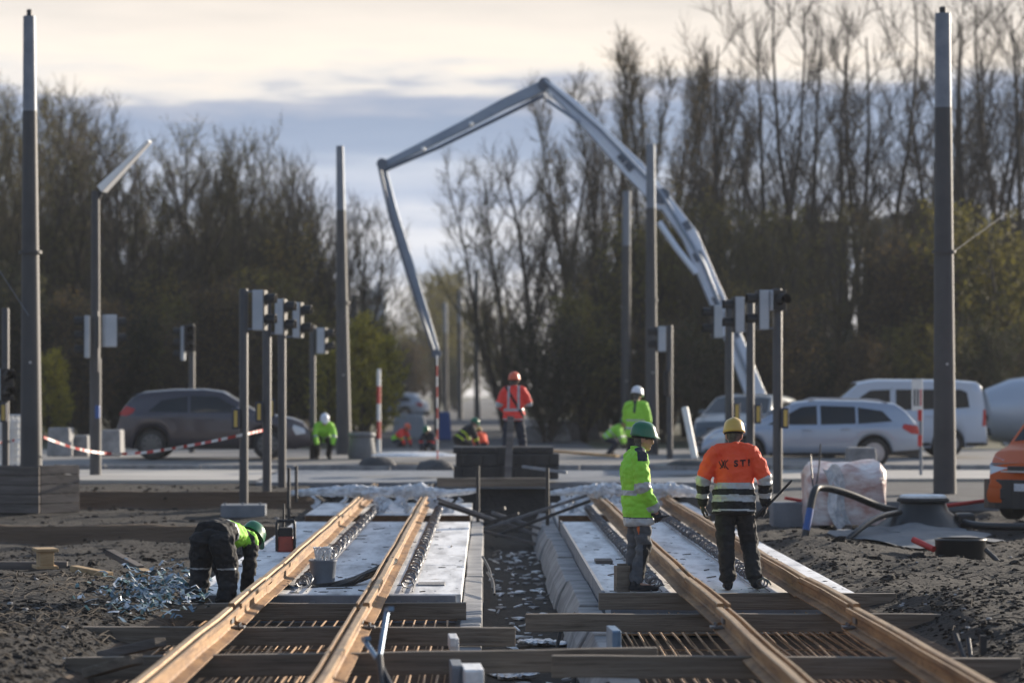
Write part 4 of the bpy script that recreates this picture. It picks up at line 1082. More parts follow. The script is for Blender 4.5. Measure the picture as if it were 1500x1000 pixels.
for (x,y,par) in ((620,215,s3),(690,178,s3),(806,136,s2)):
    b=MB();b.blob(bp(x,y+4,-.35)-o0,.07,1);b.build('work_lamp','lumin',par,smooth=True)
for i,(x,y,par) in enumerate(((912,232,s2),(922,244,s2),(958,284,s2),(1022,376,s1),(1050,440,s1),(1074,490,s1),(1004,332,s1))):
    b=MB();p=bp(x,y)-o0+V(0,-.262 if par is s1 else -.222,0);b.box(p,(.26,.01,.26),rot=Matrix.Rotation(R(50 if par is s2 else 62),3,'Y'));b.build('lettering_patch','boomdark',par)
b=MB();b.lathe([(.55,.0),(.5,.5),(.35,1.0)],(0.1,0,0),18);b.build('turret','boomdark',bt,smooth=True)
b=MB();b.box((1.2,0,.25),(5.5,2.0,.35));b.build('chassis','darksteel',bt)

# ------------------------------------------------------------------ barriers, signs, tapes
def striped(px0,py0,px1,py1,Y,r,label,n=8,cols=('red','white'),name='marker_pole'):
    a=at(px0,py0,Y);c=at(px1,py1,Y);b=MB();pts=[];ms=[]
    for i in range(n):
        pts+=[a.lerp(c,i/n),a.lerp(c,(i+.999)/n)];ms+=[i%2,i%2]
    b.tube(pts,r,8,ms=ms);return tag(b.build(name,list(cols),smooth=True),label,'marker pole')
striped(555,540,555,668,72,.05,'thick red and white striped pole beside the large left pole',5,('white','red'))
striped(640,520,641,690,62,.016,'thin red and white striped pole standing under the pump hose',11,('white','red'))
# small info sign
st=thing('info_sign','small pale sign on a red and white post beside the silver car','sign',at(1349,690,57))
k=57/F;b=MB();b.lathe([(.032,-.1),(.032,136*k)],n=10);b.build('post','galv',st,smooth=True)
b=MB();b.box((-6*k,-.05,112*k),(16*k,.04,46*k));o=b.build('panel','white',st,bevel=.01)
for i in range(3):
    b=MB();b.box((-10*k+i*4.5*k,-.075,108*k),(2.2*k,.008,24*k));b.build('sign_mark',('black','black','red')[i],o)
for z in (82,45):
    b=MB();b.box((-2*k,-.05,z*k),(6*k,.05,16*k));b.build('reflector','red',st)
b=MB();b.tube([at(1003,597,58),at(1018,672,57.6)],.07,12);tag(b.build('plastic_tube','white',smooth=True),'white plastic tube leaning out of the dark heap behind the green helmet','tube')
def heap(px,py,Y,wpx,h,label,m='darksteel',seed=1,name='asphalt_heap',cat='heap',n=24):
    c=at(px,py,Y);w_=wpx*Y/F;b=MB();rs=[]
    for i,(f,z) in enumerate(((1,0),(.93,.3),(.72,.75),(.4,.97),(.1,1.))):
        ring=[]
        for j in range(n):
            a=2*math.pi*j/n;rr=f*(1+.18*noise.noise(Vector((math.cos(a)*2+seed*3,math.sin(a)*2,f*2))))
            ring.append(c+V(math.cos(a)*w_/2*rr,math.sin(a)*w_*.45*rr,z*h*(1+.2*noise.noise(Vector((a*2,f*3,seed))))))
        rs.append(ring)
    b.rings(rs);return tag(b.build(name,m,smooth=True),label,cat)
heap(553,681,56.5,56,.16,'dark asphalt heap on the crossing left of the thin striped pole','asphalt',2)
heap(638,688,56,58,.20,'dark asphalt heap at the foot of the thin striped pole','asphalt',3)
heap(1018,681,57,84,.12,'flat dark heap at the foot of the leaning white tube','asphalt',5)
heap(605,667,63,125,.08,'white crumpled plastic sheet spread on the road behind the dark heaps','film',7,'plastic_sheet','sheet',40)
# red and white warning tape
def tape(pts,label,w=.075):
    P=smoothpath(pts,14);b=MB();d=0;w=w*.7
    for i,p in enumerate(P):
        tw=math.sin(i*.35)*.5
        off=V(0,math.sin(tw)*w/2,math.cos(tw)*w/2)
        b.v+=[tuple(p-off),tuple(p+off)]
    for i in range(len(P)-1):
        d+=(P[i+1]-P[i]).length;b.f.append((2*i,2*i+1,2*i+3,2*i+2));b.m.append(int(d/.16)%2)
    o=b.build('warning_tape',['red','white']);tag(o,label,'tape')
tape([at(64,640,49.7),at(110,656,50.5),at(160,664,51.8),at(215,662,51.5),at(290,650,50.6),at(353,637,49.9),at(385,630,51.3)],'sagging red and white tape strung from the left pole to the signal poles')
tape([at(-8,650,53.8),at(14,646,54),at(40,641,50)],'short red and white tape at the far left by the white fence')
# white mesh fence
ft=thing('mesh_fence','white wire mesh fence panel at the left picture edge','fence',at(0,682,55))
k=55/F;b=MB()
for i in range(9): b.tube([(-30*k+i*8*k,0,0),(-30*k+i*8*k,0,74*k)],.018,5)
for i in range(8): b.tube([(-32*k,0,4*k+i*10*k),(36*k,0,4*k+i*10*k)],.018,5)
b.build('wire_grid','white',ft);b=MB();b.box((0,.12,37*k),(68*k,.02,70*k));b.build('white_board','white',ft)
# concrete blocks
for i,(x0,x1,y0,y1,Y,lb) in enumerate(((72,106,626,668,60.8,'grey concrete block next to the leftmost tall pole'),(107,132,637,668,61.5,'low grey concrete block left of the street lamp'),(150,180,629,668,61,'pale concrete block between the street lamp and the dark car'),(1240,1282,655,690,53,'dark low concrete block behind the wrapped pallet'))):
    p=at((x0+x1)/2,y1,Y);k=Y/F;b=MB();b.prism([(-(x1-x0)*k/2,-.35,0),((x1-x0)*k/2,-.35,0),((x1-x0)*k/2*.9,-.3,(y1-y0)*k),(-(x1-x0)*k/2*.9,-.3,(y1-y0)*k)],(0,.7,0))
    o=b.build('concrete_block','concrete',bevel=.03);o.location=p;tag(o,lb,'block')
b=MB();b.box((0,0,.19),(65*48.5/F,.75,.38),rz=.05)
for sx in (-.3,0,.3): b.lathe([(.02,.38),(.02,.42)],(sx,-.2,0),8)
o=b.build('concrete_plinth','bluecon',bevel=.02);o.location=at(357,771,48.5);tag(o,'bluish concrete plinth at the foot of the left signal poles','plinth')
b=MB();b.box((0,0,.2),(.9,.6,.4));o=b.build('concrete_plinth','bluecon',bevel=.02);o.location=at(1172,772,44.5);tag(o,'bluish concrete plinth beside the wrapped pallet','plinth')
# wooden planter box
wb=thing('wooden_box','weathered plank box around the foot of the left tall pole','planter',at(40,750,49.3),0)
k=49.3/F
def plankwall(p0,p1,h,m,par):
    p0=V(*p0);p1=V(*p1);n=5
    for i in range(n):
        b=MB();z=h*(i+.5)/n;b.bar(p0+V(0,0,z),p1+V(0,0,z),.05,h/n-.012);b.build('plank',m,par,bevel=.006)
plankwall((-70*k,-.15,0),(25*k,-.55,0),68*k,'oldwood',wb);plankwall((25*k,-.50,0),(73*k,.1,0),70*k,'oldwood',wb)
plankwall((-70*k,1.6,0),(25*k,1.3,0),66*k,'oldwood',wb);plankwall((73*k,.13,0),(25*k,1.28,0),68*k,'oldwood',wb)
b=MB();b.box((0,.5,.35),(1.0,1.0,.7));b.build('soil_fill','soil',wb)
# ------------------------------------------------------------------ vegetation
def tree_mesh(seed,H,rb,n1,spread,leaf=0,leafsize=.14,asc=.75,start=.18,fork=1,twr=.0115,dens=1.):
    rnd=random.Random(seed);T=MB();C=MB()
    def wob(d,a): return (d+Vector((rnd.uniform(-a,a),rnd.uniform(-a,a),rnd.uniform(-a,a)))).normalized()
    def limb(p,d,L,r,lvl,mb,seg):
        pts=[p];rr=[r];q=p
        for i in range(seg):
            d=wob(d,.09 if lvl else .08);d=(d+V(0,0,.085 if lvl>0 else .03)).normalized()
            q=q+d*L/seg;pts.append(q);rr.append(max(r*(1-(i+1)/seg*.82),twr*.55))
        mb.tube(pts,rr,(7,5,4,3,3)[lvl],cap=False,m=0);return pts,rr
    def at_(pts,t):
        k=len(pts)-1;i=min(int(t*k),k-1);return pts[i].lerp(pts[i+1],t*k-i),(pts[i+1]-pts[i]).normalized()
    stems=[]
    for s_ in range(fork):
        a=2*math.pi*(s_+rnd.random()*.5)/fork
        d=V(math.cos(a)*.16*(fork>1),math.sin(a)*.16*(fork>1),1).normalized()
        stems.append(limb(V(math.cos(a)*.15*(fork>1),math.sin(a)*.15*(fork>1),-.2),d,H*rnd.uniform(.86,1.)*.97,rb,0,T,9))
    for pts,rr in stems:
        for i in range(n1):
            t=start+(1-start)*(i+rnd.random())/n1;t=min(t,.97);p,d=at_(pts,t)
            a=i*2.4+rnd.random();L1=H*spread*(1-t*.72)*rnd.uniform(.7,1.25)
            d1=V(math.cos(a)*(1-asc*.55),math.sin(a)*(1-asc*.55),asc).normalized()
            p1,r1=limb(p,d1,L1,rb*.42*(1-t*.75),1,T,6)
            n2=int((5+L1*1.6)*dens)
            for j in range(n2):
                t2=.15+.85*(j+rnd.random())/n2;t2=min(t2,.99);q,e=at_(p1,t2)
                d2=wob((e*.8+wob(V(0,0,.35),.9)*.75),.3);L2=max(.45,L1*.36*(1-t2*.5)*rnd.uniform(.7,1.3))
                p2,r2=limb(q,d2,L2,max(rb*.12*(1-t*.5),twr*1.5),2,C,4)
                n3=int((3+L2*3.4)*dens)
                for k in range(n3):
                    t3=.2+.8*(k+rnd.random())/n3;t3=min(t3,.99);q3,e3=at_(p2,t3)
                    d3=wob((e3*.9+wob(V(0,0,.3),.9)*.7),.3);L3=rnd.uniform(.35,.85)
                    p3,_=limb(q3,d3,L3,twr,3,C,2)
                    for _q in range(leaf if rnd.random()<.75 else 0):
                        c=q3.lerp(p3[-1],rnd.random())+V(rnd.uniform(-.1,.1),rnd.uniform(-.1,.1),rnd.uniform(-.1,.05))
                        u=wob(V(0,0,.2),1.)*leafsize*rnd.uniform(.6,1.2);w_=u.cross(wob(V(1,0,0),1.)).normalized()*leafsize*.55
                        C.add([c-u*.5,c+w_*.5,c+u*.5,c-w_*.5],[(0,1,2,3)],1)
    return T.mesh('trunk'),C.mesh('crown'),C.m
TREES={}
def make_tree(key,twig='twig',leafm='leafolive',**k):
    T,C,cm=tree_mesh(**k)
    T.materials.append(M['bark']);C.materials.append(M[twig]);C.materials.append(M[leafm]);C.polygons.foreach_set('material_index',cm)
    TREES[key]=(T,C,k['H'])
def put_tree(key,px,pytop,Y,label,group=None,name='tree',rnd=random.Random(77),base=None):
    T,C,H=TREES[key];z0=road_z(Y)-.1 if base is None else base
    h=Z(pytop,Y)-z0;s=h/H
    t=thing(name,label,'tree',(X(px,Y),Y,z0),rnd.uniform(0,6.28),group);t.scale=(s*rnd.uniform(.9,1.1),s*rnd.uniform(.9,1.1),s)
    link('trunk',T,t);link('crown',C,t);return t
make_tree('tallA',seed=1,H=16,rb=.145,n1=11,spread=.42,asc=.62,start=.25,fork=3,twr=.010)
make_tree('tallB',seed=2,H=16,rb=.17,n1=26,spread=.20,asc=1.05,start=.12,twr=.010,dens=1.25,leaf=1,leafsize=.08,leafm='leafbrown')
make_tree('tallC',seed=3,H=16,rb=.13,n1=18,spread=.21,asc=1.05,start=.2,fork=3,dens=1.15,leaf=1,leafsize=.11,twig='twigolive',leafm='leafbrown')
make_tree('wideA',seed=4,H=13,rb=.17,n1=22,spread=.40,asc=.7,start=.12,fork=2,twr=.0105)
make_tree('wideB',seed=5,H=13,rb=.16,n1=22,spread=.42,asc=.65,start=.10,fork=2,leaf=2,leafsize=.13,twig='twigolive',leafm='leafolive')
make_tree('wideC',seed=6,H=13,rb=.14,n1=22,spread=.38,asc=.75,start=.08,fork=3,leaf=1,leafsize=.09,twig='twigolive',leafm='leafolive')
make_tree('roundA',seed=7,H=9,rb=.18,n1=26,spread=.48,asc=.55,start=.05,fork=2,leaf=3,leafsize=.20,twig='twigolive',leafm='leafolive')
make_tree('yellow',seed=8,H=7,rb=.12,n1=22,spread=.40,asc=.7,start=.05,fork=2,leaf=6,leafsize=.22,twig='twigolive',leafm='leafyellow')
make_tree('brush',seed=9,H=7,rb=.10,n1=22,spread=.46,asc=.7,start=.02,fork=4,leaf=2,leafsize=.17,twig='twig',leafm='leafbrown')
make_tree('gold',seed=19,H=8,rb=.11,n1=20,spread=.40,asc=.75,start=.05,fork=2,leaf=2,leafsize=.15,twig='twigolive',leafm='leafgold')
make_tree('dark',seed=10,H=8,rb=.12,n1=24,spread=.46,asc=.6,start=.02,fork=3,leaf=4,leafsize=.20,twig='twig',leafm='leafdark')
rt=random.Random(11)
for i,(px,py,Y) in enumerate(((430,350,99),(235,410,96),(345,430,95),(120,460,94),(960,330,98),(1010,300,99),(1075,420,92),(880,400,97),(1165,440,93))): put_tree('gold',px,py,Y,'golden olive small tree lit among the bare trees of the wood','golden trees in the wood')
GL='bare trees in the wood behind the dark car';GR='bare trees in the wood behind the parked cars on the right'
LL='bare brown tree in the dense wood behind the dark car on the left'
LR='tall bare tree in the dense wood behind the silver and white vehicles'
LB='bushy undergrowth tree in front of the left wood, behind the dark car';LQ='dark bushy undergrowth tree below the tall bare trees on the right'
# left wood: outline of the tree tops in the photograph
outl=[(0,140),(60,118),(110,118),(150,150),(175,215),(215,200),(250,176),(290,185),(330,192),(370,205),(410,212),(440,238),(480,255),(520,290),(550,345)]
def otop(tab,x): return interp(tab,x)
for i,px in enumerate([-50,-5,40,85,130,175,215,255,292,332,372,412,450,486,516]):
    put_tree(rt.choice(['wideA','wideB','wideC','wideC']),px+rt.uniform(-8,8),otop(outl,px)+rt.uniform(-4,18),rt.uniform(100,112),LL,GL)
for i,px in enumerate([-30,30,80,128,170,225,270,315,360,405,445,490]):
    put_tree(rt.choice(['wideA','wideB','wideC','tallB']),px+rt.uniform(-10,10),otop(outl,px)+rt.uniform(15,70),rt.uniform(116,138),LL,GL)
for i,px in enumerate(range(-40,520,42)):
    put_tree(rt.choice(['brush','roundA','roundA','dark']),px+rt.uniform(-8,8),rt.uniform(380,470),rt.uniform(86,97),LB,'undergrowth trees of the left wood',name='bush')
for i,px in enumerate(range(-30,510,60)):
    put_tree(rt.choice(['brush','roundA','dark']),px+rt.uniform(-8,8),rt.uniform(300,400),rt.uniform(140,150),LB,'undergrowth trees of the left wood',name='bush')
put_tree('yellow',530,470,83,'yellow-leaved young tree beside the large left pole')
put_tree('yellow',492,505,82,'yellow-leaved bush left of the large left pole, behind the crouching worker')
put_tree('yellow',75,520,81,'yellowish bush behind the leftmost tall pole')
put_tree('yellow',548,490,86,'yellow-leaved tree between the large left pole and the pump hose')
put_tree('roundA',560,470,150,'olive tree under the pale tower block')
# centre, far along the street
for px,py,Y,kk,lb in ((585,470,230,'roundA','far olive tree left of the hanging pump boom'),(612,425,260,'wideB','far leafy tree behind the hanging pump boom'),(640,392,240,'roundA','far green round tree left of the distant poles'),(668,388,250,'roundA','far green tree directly behind the distant poles'),(600,500,190,'brush','low brown tree behind the distant pale car'),(655,520,230,'dark','dark low tree right of the pump hose'),(735,430,200,'roundA','far olive tree behind the big bare tree, on its left'),(738,480,160,'wideC','dark tree behind the helmet of the red-jacketed worker')):
    put_tree(kk,px,py,Y,lb)
# the big bare tree behind the worker in red
put_tree('wideA',800,168,105,'large bare spreading tree behind the red-jacketed worker')
put_tree('wideC',745,215,112,'bare tree left of the large spreading tree behind the worker in red')
put_tree('wideA',850,190,118,'bare tree between the large spreading tree and the pump boom')
for px,py,Y,k2 in ((885,75,112,'tallC'),(915,60,118,'tallB'),(945,48,110,'tallC'),(975,55,120,'tallC'),(1005,85,114,'tallB'),(1035,105,108,'tallC'),(870,120,125,'tallB')):
    put_tree(k2,px,py,Y,'tall upswept tree with brownish tops behind the upper boom of the pump','upswept trees behind the pump boom')
for px,py,Y,k2 in ((1110,-40,104,'tallA'),(1205,-50,106,'tallA'),(1275,-30,109,'tallA'),(1345,120,116,'wideC'),
    (1415,70,112,'wideA'),(1440,-40,106,'tallA'),(1475,-60,103,'tallA'),(1510,-50,108,'tallA'),(1060,60,124,'tallB'),(1120,180,126,'wideC'),(1190,210,122,'wideA')):
    put_tree(k2,px,py,Y,LR,GR)
for i,px in enumerate(range(860,1530,46)):
    put_tree(rt.choice(['brush','wideB','tallC','wideC','roundA']),px+rt.uniform(-8,8),rt.uniform(285,350),rt.uniform(92,100),LQ,'undergrowth trees of the right wood',name='bush')
for i,px in enumerate(range(800,1530,58)):
    put_tree(rt.choice(['brush','dark','dark','roundA']),px+rt.uniform(-8,8),rt.uniform(420,500),rt.uniform(83,90),LQ,'undergrowth trees of the right wood',name='bush')
for i,px in enumerate(range(742,880,40)):
    put_tree(rt.choice(['brush','gold','wideB']),px+rt.uniform(-8,8),rt.uniform(470,530),rt.uniform(110,125),'low brown bush at the foot of the large spreading bare tree','low bushes at the foot of the large bare tree',name='bush')
# buildings behind the trees
def building(label,x0,x1,ytop,Y,depth,wall,rows,cols,roofm='darksteel'):
    k=Y/F;t=thing('apartment_building',label,'building',(X((x0+x1)/2,Y),Y,.3));w_=(x1-x0)*k;h=Z(ytop,Y)-.3
    b=MB();b.box((0,depth/2,h/2),(w_,depth,h));b.build('wall',wall,t)
    b=MB();b.box((0,depth/2,h+.15),(w_+.3,depth+.3,.3));b.box((w_*.2,depth/2,h+.9),(w_*.2,2,1.4));b.build('roof',roofm,t)
    for r_ in range(rows):
        for c_ in range(cols):
            b=MB();x=-w_/2+w_*(c_+.5)/cols;z=h*(r_+.55)/rows;b.box((x,-.0,z),(w_/cols*.45,.08,h/rows*.5));o=b.build('window','glass',t)
            b=MB();b.box((x,-.07,z-h/rows*.27),(w_/cols*.55,.14,.08));b.build('sill','concrete',o)
building('dark apartment block behind the trees above the silver car',1125,1243,330,170,14,'facade',5,6)
building('dark flat-roofed block behind the trees left of the right tall pole',1308,1400,320,175,14,'facade',5,5)
building('long dark block seen between the right pole and the picture edge',1405,1560,352,165,12,'facade',4,7)
building('pale blue tower block far away above the yellow tree',526,564,426,420,12,'towerwall',6,4,'towerwall')
# ------------------------------------------------------------------ things on the site
# plastic-wrapped bars across the tracks
def wrapbar(pts,rs,label,seed):
    P=smoothpath(pts,14);k=len(P);b=MB();n=22;rings=[]
    for i,p in enumerate(P):
        r=interp([(j/(len(rs)-1),v) for j,v in enumerate(rs)],i/(k-1));ring=[]
        for j in range(n):
            a=2*math.pi*j/n
            q=r*(1+.35*noise.noise(Vector((i*.45+seed,math.cos(a)*1.6,math.sin(a)*1.6)))+.38*noise.noise(Vector((i*1.2+seed,math.cos(a)*4,math.sin(a)*4))))
            ring.append(p+V(0,math.cos(a)*q*1.15,math.sin(a)*q))
        rings.append(ring)
    b.rings(rings);rnd=random.Random(seed)
    for i in range(16):
        p=P[int(lerp(.15,.85,rnd.random())*k)]
        c=p+V(rnd.uniform(-.2,.2),-.12,-.08);l=rnd.uniform(.1,.34);w_=rnd.uniform(.06,.16)
        rw_=[[c+V(-w_/2+w_*u/3+.05*math.sin(v*2+i),-.02*v+.03*math.sin(u*2.+i),-l*v/4+.02*math.sin(u*1.7)) for u in range(4)] for v in range(5)]
        o=len(b.v)
        for r_ in rw_: b.v+=[tuple(q) for q in r_]
        for v in range(4):
            for u in range(3): a=o+v*4+u;b.f.append((a,a+1,a+5,a+4));b.m.append(0)
    return tag(b.build('wrapped_crossbar','film',smooth=True,ang=32),label,'wrapped bar')
Yw=47.5
wrapbar([at(425,722,Yw),at(490,719,Yw),at(545,721,Yw),at(600,719,Yw),at(650,722,Yw),at(700,718,Yw)],[.04,.07,.12,.08,.13,.05,.04],'crossbar wrapped in crumpled white plastic film across the left track',2)
wrapbar([at(806,722,Yw),at(850,719,Yw),at(890,718,Yw),at(940,720,Yw),at(985,717,Yw),at(1032,724,Yw)],[.04,.07,.12,.10,.12,.10,.04],'crossbar wrapped in crumpled white plastic film across the right track',9)
# posts and bars between the tracks
def post(px,y0,y1,Y,r,label,dx=0):
    b=MB();b.tube([at(px+dx,y0,Y),at(px,y1,Y)],r,8);tag(b.build('steel_post','darksteel',smooth=True),label,'post')
post(700,682,788,46.2,.030,'dark steel post in the ditch, left of the pair holding the crossed bars')
post(802,685,790,46.2,.030,'dark steel post in the ditch, right of the pair holding the crossed bars')
post(423,685,770,46.5,.028,'thin dark post rising from the left end of the wrapped crossbar')
post(434,682,735,47,.026,'thin dark post close to the foot of the rightmost left signal pole')
BR=[((640,730),(805,790),46.0,'steel'),((642,736),(735,768),46.3,'darksteel'),((860,725),(700,778),45.9,'steel'),((865,733),(725,785),45.7,'darksteel'),((690,752),(740,744),46.4,'darksteel'),((720,750),(822,784),46.1,'steel'),((700,776),(800,800),45.4,'oldwood'),((700,770),(760,752),45.6,'darksteel'),((765,683),(830,692),49,'galv')]
for i,(a,c,Y,m_) in enumerate(BR):
    b=MB();b.bar(at(*a,Y),at(*c,Y-.3),.05,.05);tag(b.build('steel_bar',m_,bevel=.004),'steel bar lying criss-cross over the ditch between the two dark posts','bar','crossed bars over the ditch')
b=MB();b.bar(at(640,706,51.5),at(800,706,51.5),.2,.16);tag(b.build('wooden_beam','timber',bevel=.01),'brown beam laid across the ditch in front of the dark steel plates','beam')
# dark steel stack the worker in red stands on
t=thing('steel_plate_stack','dark steel trench plates stacked at the end of the ditch under the red-jacketed worker','stack',at(741,700,54))
k=54/F
for i,(x,w_,z,h) in enumerate(((0,152,0,18),(2,150,18.5,18),(-4,146,37,9))):
    b=MB();b.box((x*k,.1*i,(z+h/2)*k),(w_*k,1.1,h*k))
    for j in range(6): b.box(((x-w_*.42+j*w_*.168)*k,-.58+.1*i,(z+h/2)*k),(4*k,.06,h*.8*k))
    b.build('trench_plate','darksteel',t,bevel=.01)
b=MB();b.bar(at(744,705,52.6),at(748,610,53.3),.13,.05,up=(0,1,0));tag(b.build('plank','oldwood',bevel=.005),'upright grey plank leaning on the dark stack in front of the worker in red','plank')
b=MB();b.bar(at(805,660,57),at(905,668,56),.16,.05);tag(b.build('plank','wood',bevel=.005),'light wooden plank on the crossing right of the dark steel stack','plank')
# plastic barrel barrier by pole
b=MB();p=at(530,672,66);b.lathe([(.30,0),(.33,.1),(.28,.5),(.33,.55),(.30,.62)],p,16);tag(b.build('plastic_drum','tarp',smooth=True),'pale grey plastic drum at the foot of the large left pole','drum')
# manhole: chamber cone with lid
mh=thing('manhole_chamber','black plastic manhole chamber with its pale lid on the soil mound','manhole',at(1352,792,41.6))
k=41.6/F;b=MB();b.lathe([(78*k,-.1),(72*k,20*k),(38*k,44*k),(33*k,56*k),(34*k,58*k)],n=30);b.build('cone','pipeblack',mh,smooth=True)
b=MB();b.lathe([(34*k,57*k),(38*k,58*k),(38*k,61*k),(36*k,63*k),(34*k,63.5*k)],n=30);o=b.build('rim','rubber',mh,smooth=True)
b=MB();b.lathe([(34*k,63*k),(34*k,66.5*k),(30*k,68*k),(6*k,68.5*k)],n=30);b.build('lid','slab',mh,smooth=True)
b=MB();b.box((58*k,-.2,32*k),(26*k,.34,20*k));b.build('pipe_socket','pipeblack',mh,bevel=.04)
def pipe(pts,r,label,m='pipeblack',name='pipe',ms=None,mats=None):
    P=smoothpath(pts,7);b=MB();b.tube(P,r,10,ms=ms(len(P)) if ms else None);return tag(b.build(name,mats or m,smooth=True),label,'pipe')
pipe([at(1176,800,40.2),at(1183,765,40.3),at(1192,722,40.5),at(1204,714,40.7),at(1240,722,41),at(1290,742,41.4),at(1312,748,41.6)],.055,'black bent pipe arching from the soil to the manhole chamber',mats=['pipeblack','blue'],ms=lambda n:[1 if .10<i/n<.22 else 0 for i in range(n)])
pipe([at(1228,802,39.6),at(1255,778,39.9),at(1285,758,40.5),at(1318,750,41.2)],.045,'black pipe curving low over the mound into the manhole chamber')
pipe([at(1412,765,41.2),at(1440,770,40.8),at(1510,772,40.4)],.055,'black pipe running from the manhole chamber to the orange van')
pipe([at(1372,742,43),at(1420,736,43),at(1450,732,43.2)],.03,'thin red pipe behind the manhole chamber','red')
pipe([at(1202,650,43.5),at(1199,690,43.4),at(1192,716,43.2),at(1187,665,43.6)],.012,'thin black cable looping up beside the bent pipe','pipeblack',name='cable')
# round black chamber ring in front
b=MB();p=at(1407,832,35.6);k=35.6/F;b.lathe([(37*k,-.2),(37*k,40*k),(38.5*k,42*k),(37*k,44*k),(33*k,44*k),(33*k,30*k),(5*k,30*k)],p,28);tag(b.build('chamber_ring','pipeblack',smooth=True),'round black chamber ring half buried in the soil below the manhole','chamber')
b=MB();b.tube([at(1338,790,35.8),at(1368,804,35.5)],.04,10);tag(b.build('pipe','red',smooth=True),'short bright red pipe stub left of the round chamber ring','pipe')
pipe([at(1444,805,35.2),at(1462,822,35),at(1472,836,34.8)],.03,'thin black pipe bending down behind the round chamber ring')
b=MB();b.bar(at(1448,826,34.6),at(1476,850,34.2),.14,.03);tag(b.build('board','wood'),'pale board lying on the soil right of the round chamber ring','board')
b=MB();b.tube([at(1484,848,34),at(1504,856,33.8)],.035,8);tag(b.build('pipe','orangetrim',smooth=True),'orange pipe end at the right picture edge','pipe')
pipe([at(1262,811,36),at(1305,812,36),at(1360,824,35.6)],.012,'thin dark cable lying on the soil in front of the mound',name='cable')
# wrapped pallet
wp=thing('wrapped_pallet','pallet of stones wrapped in pinkish white plastic film','pallet',at(1236,772,44),0)
k=44/F;b=MB();n=32;rings=[]
for z,f in ((.06,1.),(.25,1.02),(.5,.98),(.75,1.0),(.86,.96),(.95,.86),(.97,.5)):
    ring=[]
    for j in range(n):
        a=2*math.pi*j/n;c_,s_=math.cos(a),math.sin(a);e=.28
        x=math.copysign(abs(c_)**e,c_)*58*k*f;y=math.copysign(abs(s_)**e,s_)*.55*f
        q=1+.09*noise.noise(Vector((x*3,y*3,z*4)))+.04*noise.noise(Vector((x*9,y*9,z*9)))
        ring.append((x*q,y*q,z+.16*noise.noise(Vector((x*2.4+1,y*3,z*.5)))*(z>.7)))
    rings.append(ring)
b.rings(rings);b.build('wrapped_stones','pinkfilm',wp,smooth=True)
b=MB()
for x in (-.5,0,.5): b.box((x,0,.0),(.12,1.1,.12))
b.build('pallet_base','oldwood',wp)
b=MB()
rs_=[[V(lerp(-.42,-.16,u/6)+.05*math.sin(v*.9)+.03*v,-.60-.05*math.sin(u*1.3+v),.95-v*.13-.05*math.sin(u)) for u in range(7)] for v in range(8)]
for r_ in rs_: b.v+=[tuple(q) for q in r_]
for v in range(7):
    for u in range(6): a=v*7+u;b.f.append((a,a+1,a+8,a+7));b.m.append(0)
b.build('loose_film','film',wp,smooth=True)
b=MB();b.bar(at(1185,735,44.5),at(1150,729,44.4),.08,.05);tag(b.build('red_handle','red',bevel=.01),'red handle lying at the left side of the wrapped pallet','handle')
# generator and bucket on the left slab
gn=thing('plate_compactor','small red machine with a black tubular frame on the left slab','machine',at(418,808,35.8),.1)
k=35.8/F;b=MB();b.box((0,0,12*k),(27*k,.26,24*k),top=.85);b.build('engine_cover','machinered',gn,bevel=.03)
b=MB();b.box((0,0,29*k),(22*k,.2,14*k));b.build('motor','rubber',gn,bevel=.02)
b=MB()
for sx in (-13,13): b.tube(smoothpath([(sx*k,-.12,2*k),(sx*k,-.12,36*k),(sx*k*.9,-.08,46*k)],4),.018,8)
b.tube([(-12*k,-.08,46*k),(12*k,-.08,46*k)],.018,8);b.build('frame','black',gn,smooth=True)
b=MB();b.tube([(-2*k,.1,30*k),(-2*k,.1,70*k)],.014,6);b.build('handle_bar','darksteel',gn,smooth=True)
bk=thing('bucket','grey galvanised bucket with wire ties between the left rails','bucket',at(473,866,29.6))
k=29.6/F;b=MB();b.lathe([(16*k,0),(20*k,44*k),(21*k,45*k),(21*k,47*k),(19*k,46*k),(15*k,4*k)],n=24);b.build('pail','galv',bk,smooth=True)
b=MB();rnd=random.Random(3)
for i in range(26):
    a=rnd.uniform(0,6.28);b.tube(smoothpath([(math.cos(a)*.05,math.sin(a)*.05,.25),(math.cos(a+.5)*.09,math.sin(a+.5)*.09,.42),(math.cos(a+1.2)*.10,math.sin(a+1.2)*.1,.46),(math.cos(a+2)*.06,math.sin(a+2)*.06,.36)],3),.005,4)
b.build('wire_ties','film',bk)
# black hose bundle, rubber lumps
rnd=random.Random(8);b=MB()
for i in range(9):
    b.tube(smoothpath([at(415+rnd.uniform(-6,10),868+rnd.uniform(-3,4),29.3),at(450+rnd.uniform(-10,10),862+rnd.uniform(-5,6),29.2),at(500+rnd.uniform(-10,10),858+rnd.uniform(-6,6),29.3),at(540+rnd.uniform(-6,6),840+rnd.uniform(-5,5),29.8),at(578+rnd.uniform(-4,4),820+rnd.uniform(-3,3),30.2)],6),rnd.uniform(.014,.030),7)
tag(b.build('cable_bundle','black',smooth=True),'bundle of black cables lying from the bucket over the second rail','cable')
b=MB()
for i in range(3): b.tube(smoothpath([at(425,858+i*3,29),at(460,868+i*2,28.8),at(490,873,28.7),at(505,865+i,28.8)],6),.009,5)
tag(b.build('cord','bluetool',smooth=True),'thin pale blue cord in front of the bucket','cord')
b=MB()
for i in range(10): b.blob(at(440+rnd.uniform(-25,70),868+rnd.uniform(-6,4),29.0+rnd.random()*.4),(.09,.09,.05),i,0,7,4,.3)
tag(b.build('rubble','rubber',smooth=True),kind='stuff')
